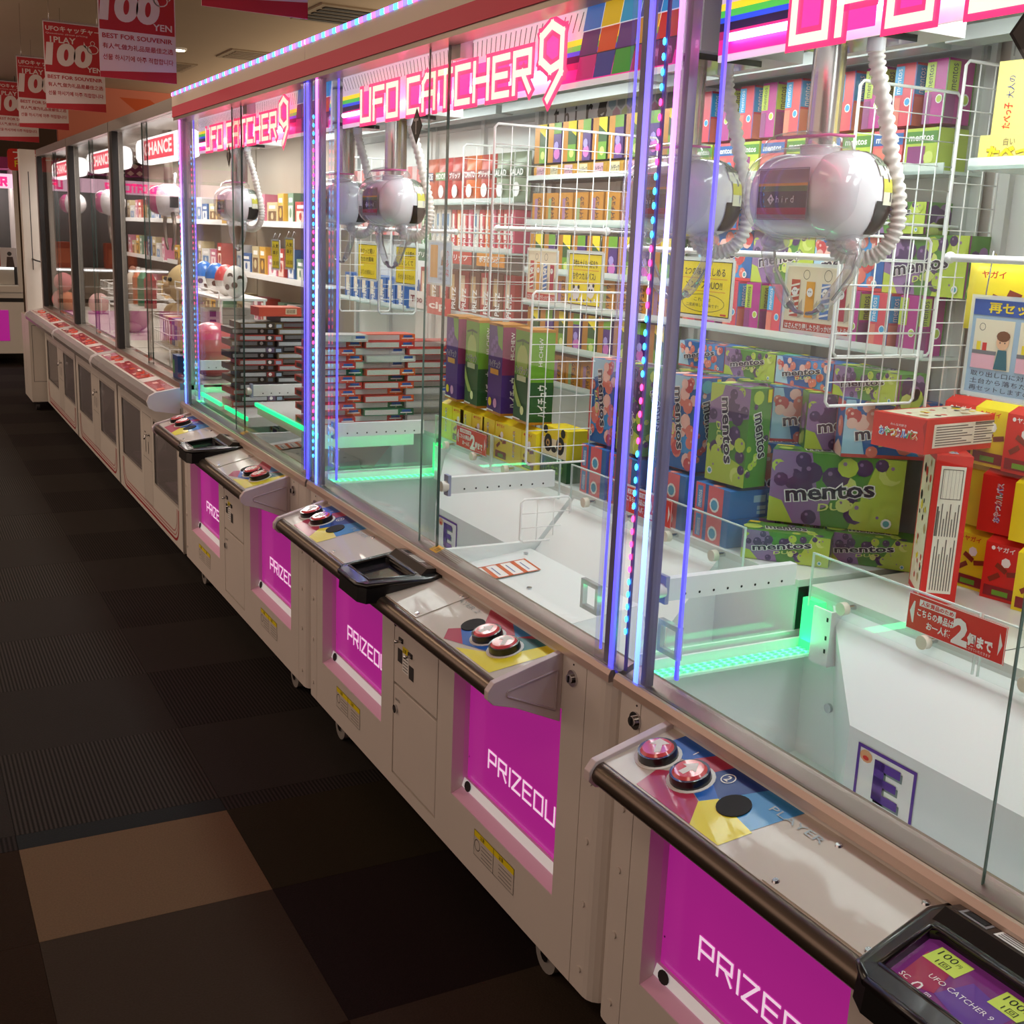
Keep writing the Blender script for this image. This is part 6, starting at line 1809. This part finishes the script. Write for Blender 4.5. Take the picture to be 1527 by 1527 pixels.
def egg(c1, c2, spots, lab, x, y):
    b = MB(); b.ell((0, 0, 0.072), (0.052, 0.052, 0.072), mat(c2, 0.3, coat=.5), 20, 14, cut=lambda q: q.z <= 0.074); b.ell((0, 0, 0.072), (0.054, 0.054, 0.073), mat(c1, 0.3, coat=.5), 20, 14, cut=lambda q: q.z > 0.074)
    for a, z in spots:
        rr = 0.052 * math.sqrt(max(0, 1 - ((z - 0.072) / 0.072) ** 2)); n = Vector((math.cos(a), math.sin(a), 0)); F = Frame(Vector((0, 0, z)) + n * (rr + .001), n.cross(Vector((0, 0, 1))) * -1, (0, 0, 1)); b.disc(F, 0, 0, .014, mat('5a3428', .4), 1, 9)
    b.obj('capsule_egg', label=lab, cat='capsule', group='egg-shaped capsules on the white shelf', loc=(x, y, 1.17))


egg('2a70c8', 'e8e4e0', [(-2.2, .05), (-1.6, .03)], 'blue topped white capsule egg, leftmost on the white shelf', 0.33, 4.34)
egg('2a70c8', 'e8e4e0', [(-2.0, .05)], 'blue topped white capsule egg beside the red one', 0.33, 4.10)
egg('d84a50', 'e8e4e0', [], 'red topped white capsule egg on the white shelf', 0.33, 3.92)
egg('ece8e4', 'ece8e4', [(-2.3, .10), (-1.9, .06), (-2.6, .05), (-1.4, .09)], 'white capsule egg with brown spots, rightmost on the shelf', 0.33, 3.76)
wb_ = base_box(0.22, 0.14, 0.040, mat('c8c6c0', 0.4)); F = frames(0.22, 0.14, 0.040)['front']; wb_.rect(F, 0.01, 0.006, 0.04, 0.034, DGREY, 1); wb_.rect(F, 0.06, 0.012, 0.18, 0.014, DGREY, 1); wm = wb_.mesh('white_goods_box')
for l in range(7):
    inst(wm, 'white_goods_box', (0.34, 3.95, 0.8235 + 0.0205 + l * 0.041), (1, 0, 0), (0, 1, 0), None, 'white flat goods box under the capsule shelf, ' + nth(l, 7, 'lowest', 'topmost', 'from the bottom'), 'box', 'white boxes under the capsule shelf')


def plush(x, y, z, c1, c2, s, lab):
    t = empty('plush_toy', (x, y, z), lab, 'plush')
    b = MB(); b.ell((0, 0, .075 * s), (.06 * s, .065 * s, .075 * s), mat(c1, .9, bump=.5, nscale=150), 16, 12); b.ell((0, 0, .185 * s), (.062 * s, .07 * s, .06 * s), mat(c1, .9, bump=.5, nscale=150), 16, 12)
    for q in (-1, 1): b.ell((-.03 * s, q * .05 * s, .02 * s), (.04 * s, .022 * s, .022 * s), mat(c1, .9, bump=.5, nscale=150), 10, 8); b.ell((-.03 * s, q * .065 * s, .10 * s), (.03 * s, .02 * s, .03 * s), mat(c1, .9, bump=.5, nscale=150), 10, 8)
    b.obj('body', t)
    for q in (-1, 1):
        b = MB(); b.ell((0, q * .055 * s, .24 * s), (.018 * s, .022 * s, .026 * s), mat(c2, .9), 10, 8); b.obj('ear', t)
    b = MB(); b.ell((-.058 * s, 0, .175 * s), (.014 * s, .024 * s, .018 * s), mat(c2, .8), 10, 8); [b.ell((-.058 * s, q * .028 * s, .20 * s), (.006 * s,) * 3, MATT, 8, 6) for q in (-1, 1)]; b.obj('face', t)


plush(0.36, 4.62 + .2, 0.822, 'c8b080', '9a7a50', 1.9, 'tall beige plush toy in the first older machine')
plush(0.30, 6.0, 0.822, 'b8a898', '8a6a5a', 1.5, 'grey beige plush toy in the middle older machine')
for i, (x, y, z, r_, h_, nm) in enumerate(((0.10, 7.86, 0.822, .075, 'd8848c', 'lower pink fuzzy ball near the end column'), (0.12, 7.70, 0.822, .07, 'c87858', 'brown orange fuzzy ball beside the pink ones'), (0.105, 7.79, 0.960, .07, 'd8848c', 'upper pink fuzzy ball resting on the others'), (0.30, 7.45, 0.822, .075, 'e0b0b0', 'pale pink fuzzy ball farther inside'))):
    b = MB(); b.ell((0, 0, r_), (r_, r_, r_), mat(h_, .9, bump=.6, nscale=200), 18, 12); b.obj('fuzzy_ball', label=nm, cat='ball', loc=(x, y, z))


def basket(x0, x1, y0, y1, z, h, lab):
    b = MB()
    for zz_ in (z, z + h * .5, z + h): b.tube([(x0, y0, zz_), (x1, y0, zz_), (x1, y1, zz_), (x0, y1, zz_), (x0, y0, zz_)], 0.003, WIRE, 4)
    n = int((y1 - y0) / .05)
    for i in range(n + 1):
        y = y0 + (y1 - y0) * i / n; b.tube([(x0, y, z + h), (x0, y, z), (x1, y, z), (x1, y, z + h)], 0.002, WIRE, 4)
    for x in (x0, x1):
        for y in (y0, y1): b.tube([(x, y, 0.823), (x, y, z)], 0.004, WIRE, 4)
    b.obj('wire_basket', label=lab, cat='basket', group='wire baskets in the older machines')


basket(0.10, 0.42, 4.10, 4.55, 0.90, 0.14, 'white wire basket in the first older machine, low')
basket(0.12, 0.45, 5.3, 5.9, 1.00, 0.12, 'white wire basket in the middle older machine')
basket(0.30, 0.60, 7.0, 7.35, 0.95, 0.12, 'white wire basket in the farthest older machine')
cols_ = [('d8d0c0', '3a6aa8', 'white and blue'), ('c8b868', 'd8d0c0', 'yellowish'), ('b83a38', 'e8d8c8', 'red'), ('3a5a98', 'e0e0e0', 'dark blue')]
for i in range(6):
    c1, c2, nm = cols_[i % 4]
    b = MB(); b.box(0, 0.10, 0, 0.06, 0, 0.13, mat(c1, .4)); b.rect(FX(0, 0.06, 0), .008, .03, .05, .10, mat(c2, .4), 1)
    b.obj('small_goods_box', label='%s small box in the low wire basket, %s' % (nm, nth(i, 6)), cat='box', group='small boxes in the wire basket', loc=(0.16, 4.47 - 0.068 * i, 0.904))
for i, (y, c_) in enumerate(((5.45, 'a83040'), (5.65, '3a7a5a'), (5.8, 'c86a40'), (7.05, 'a83040'), (7.2, '3a7a6a'))):
    b = MB(); b.cyl((0, 0, 0), (0, 0, .16), .035, mat(c_, .3), 14); b.cyl((0, 0, .16), (0, 0, .20), .035, mat(c_, .3), 14, .012); b.cyl((0, 0, .20), (0, 0, .22), .013, SIGNW, 10)
    b.obj('prize_bottle', label=('red bottle left of', 'green bottle among', 'orange bottle right of')[i] + ' the basket in the middle machine' if i < 3 else ('red', 'green')[i - 3] + ' bottle in the farthest older machine', cat='bottle', group='prize bottles', loc=(0.28 if i < 3 else .40, y, 1.004 if i < 3 else .954))
b = MB(); b.box(0.02, 0.05, 3.56, 3.66, 0.829, 0.93, mat('2a4a88', .4)); b.rect(FX(.02, 3.66, .829), .0, .02, .04, .08, mat('3a8a58', .4), 1)
b.obj('small_sign_block', label='small blue and green block at the foot of the glass', cat='sign')

# ---------- white end cabinet beyond the older machines
b = MB(); b.box(-0.11, 0.30, 8.24, 8.75, 0.07, 0.735, CAB2); b.frame(FYm(-0.11, 8.24, 0.07), .02, .16, .14, .60, .003, DGREY, 1)
b.rect(FX(-0.11, 8.75, .07), .2, .1, .203, .6, DGREY, 1)
t = empty('end_cabinet', (0, 0, 0), 'white end cabinet and column at the far end of the row', 'cabinet'); b.obj('cabinet', t)
b = MB(); b.box(-0.085, 0.03, 8.50, 8.62, 0.735, 2.0, CAB2); b.rect(FYm(-.085, 8.5, .735), .055, .35, .062, 1.1, DGREY, 1); b.tube([(-.03, 8.497, 1.17), (-.01, 8.45, 1.16), (.03, 8.44, 1.15), (.06, 8.497, 1.16)], .006, DGREY, 5); b.obj('column', t)
for x in (-.08, .2):
    b = MB(); b.cyl((x, 8.30, .03), (x + .025, 8.30, .03), .03, DGREY, 12); b.box(x, x + .025, 8.29, 8.31, .04, .072, STEEL); b.obj('caster', t)

# ---------- machine across the far end of the aisle
t = empty('crane_game', (-0.8, 11.4, 0), 'white crane game across the far end with magenta doors', 'crane game')
def ob2(name, b, par=t):
    for q in range(len(b.v)): b.v[q] = (b.v[q][0] + 0.8, b.v[q][1] - 11.4, b.v[q][2])
    return b.obj(name, par)
X0, X1 = -2.3, 0.17
b = MB(); b.box(X0, X1, 11.4, 12.1, 0.12, 0.64, CAB2); b.box(X0, X1, 11.42, 12.1, 0.68, 0.80, CAB2); b.box(X0, X1, 11.40, 11.42, 0.74, 0.80, CAB2); b.box(X0, X1, 11.41, 12.1, 0.64, 0.68, MATT)
b.box(X0, X1, 11.95, 12.1, 0.80, 1.95, mat('4a4a48', .6)); b.box(X1 - .04, X1, 11.4, 12.1, .8, 1.95, CAB2); b.box(X0, X0 + .04, 11.4, 12.1, .8, 1.95, CAB2); b.box(X0 + .04, X1 - .04, 11.41, 11.95, .80, .81, INNER)
ob2('cabinet', b)
for xa in (-2.1, -1.35, -0.60):
    b = MB(); b.box(xa, xa + 0.62, 11.392, 11.40, 0.25, 0.56, MAG); b.strokes(FYm(xa, 11.392, .25), 'PRIZE OUT', .1, .06, .04, .006, SIGNW, 1, wid=.36); ob2('prize_door', b)
b = MB(); b.box(X0, X1, 11.38, 12.1, 1.95, 2.06, mat('b8408a', .5)); b.box(X0 + .04, X1 - .02, 11.42, 11.44, 1.76, 1.90, mat('f4c8dc', .5, emit=.55)); b.strokes(FYm(-.55, 11.42, 1.79), 'UFO CATCHER', 0, 0, .07, .022, mat('f03080', .5, emit=.6), 1, wid=.62); b.strokes(FYm(-1.6, 11.42, 1.79), 'UFO CATCHER', 0, 0, .07, .022, mat('f03080', .5, emit=1.2), 1, wid=.62)
ob2('header', b)
for xa in (-1.7, -.9, -.12):
    b = MB(); b.box(xa, xa + .005, 11.40, 11.95, .81, 1.95, OG); ob2('divider_pane', b)
area('far_machine_lamp', (0, .25, 1.90), (2.0, .2), 8, (1, .93, .9), (0, 0, 0), t)
for i, x in enumerate((-.42, -.20, -.02)):
    b = MB(); b.box(x, x + .17, 11.46, 11.48, .99, 1.18, mat('d4d0d4', .5)); F = FYm(x, 11.46, .99); b.disc(F, .085, .13, .022, DGREY, 1, 10); b.poly(F, [(.05, .0), (.13, .0), (.115, .10), (.06, .10)], (mat('3a3a40', .5), mat('6a7a9a', .5), mat('4a3a38', .5))[i], 2); b.box(x + .02, x + .15, 11.48, 11.56, .81, 1.10, DGREY)
    b.obj('figure_box', label='pale figure box with a dark drawn shape, ' + nth(i, 3) + ' at the far end', cat='box', group='figure boxes at the far end')
b = MB(); b.box(-1.6, .1, 11.46, 11.9, .812, .985, mat('c0bcb4', .5)); b.box(-1.6, .1, 11.455, 11.46, .965, .985, glow('ffffff', 1.2)); b.obj('display_step', label='long pale display step with a lit front edge at the far end', cat='step')
for i, x in enumerate((-1.3, -.72, -.30)):
    b = MB(); b.box(x, x + .3, 11.7, 11.86, 0.986, 1.25, mat('a8482e', .5)); b.rect(FYm(x, 11.7, .986), .03, .05, .27, .2, mat('c86a48', .5), 1)
    b.obj('brown_goods_box', label='orange brown goods box at the far end, ' + nth(i, 3), cat='box', group='orange brown boxes at the far end')

# mixed goods on shelves at the back of the older machines
MG = [('c8b890', '7a5a40', 'cream'), ('b04038', 'e8d0c0', 'red'), ('d8d4d0', '6a88b0', 'white'), ('d8a848', '6a4a30', 'ochre'), ('4a6aa0', 'e0e0e0', 'blue'), ('c87890', 'f0e0e0', 'pink'), ('6a8a70', 'e0e0d0', 'green')]
mgm = []
for c1, c2, nm in MG:
    for w_, h_ in ((0.11, 0.15), (0.14, 0.11)):
        b = base_box(w_, 0.08, h_, mat(c1, .45)); F = frames(w_, 0.08, h_)['front']
        b.rect(F, w_ * .12, h_ * .12, w_ * .88, h_ * .62, mat(c2, .45), 1); b.disc(F, w_ * .5, h_ * .4, h_ * .16, mat(c1, .45), 2, 10); b.rect(F, w_ * .2, h_ * .72, w_ * .8, h_ * .86, SIGNW, 1)
        mgm.append((b.mesh('goods_box'), nm, w_, h_))
for mi_, (y0, y1, mn) in enumerate(((3.50, 4.93, 'first'), (5.06, 6.50, 'middle'), (6.63, 8.14, 'farthest'))):
    for li, (z, ln) in enumerate(((0.98, 'low'), (1.24, 'middle'), (1.50, 'high'))):
        b = MB(); b.box(0.60, 0.78, y0, y1, z - 0.008, z, WIRE); b.box(0.60, 0.604, y0, y1, z, z + 0.02, WIRE)
        b.obj('shelf_board', label='white %s shelf at the back of the %s older machine' % (ln, mn), cat='shelf', group='shelves on the back panels')
        y = y1 - 0.03; k_ = 0
        while y > y0 + 0.16 and k_ < 15:
            me, nm, w_, h_ = mgm[(k_ * 5 + mi_ * 3 + li * 4 + (k_ // 3)) % len(mgm)]
            inst(me, 'goods_box', (0.68, y - w_ / 2, z + h_ / 2 + 0.0005), (0, -1, 0), (1, 0, 0), None, '%s goods box, %s on the %s back shelf of the %s older machine' % (nm, ('leftmost' if k_ == 0 else ORD[k_ + 1] + ' from left'), ln, mn), 'box', 'goods on the back shelves of the older machines', jig=.08)
            y -= w_ + 0.02 + 0.03 * (k_ % 2); k_ += 1
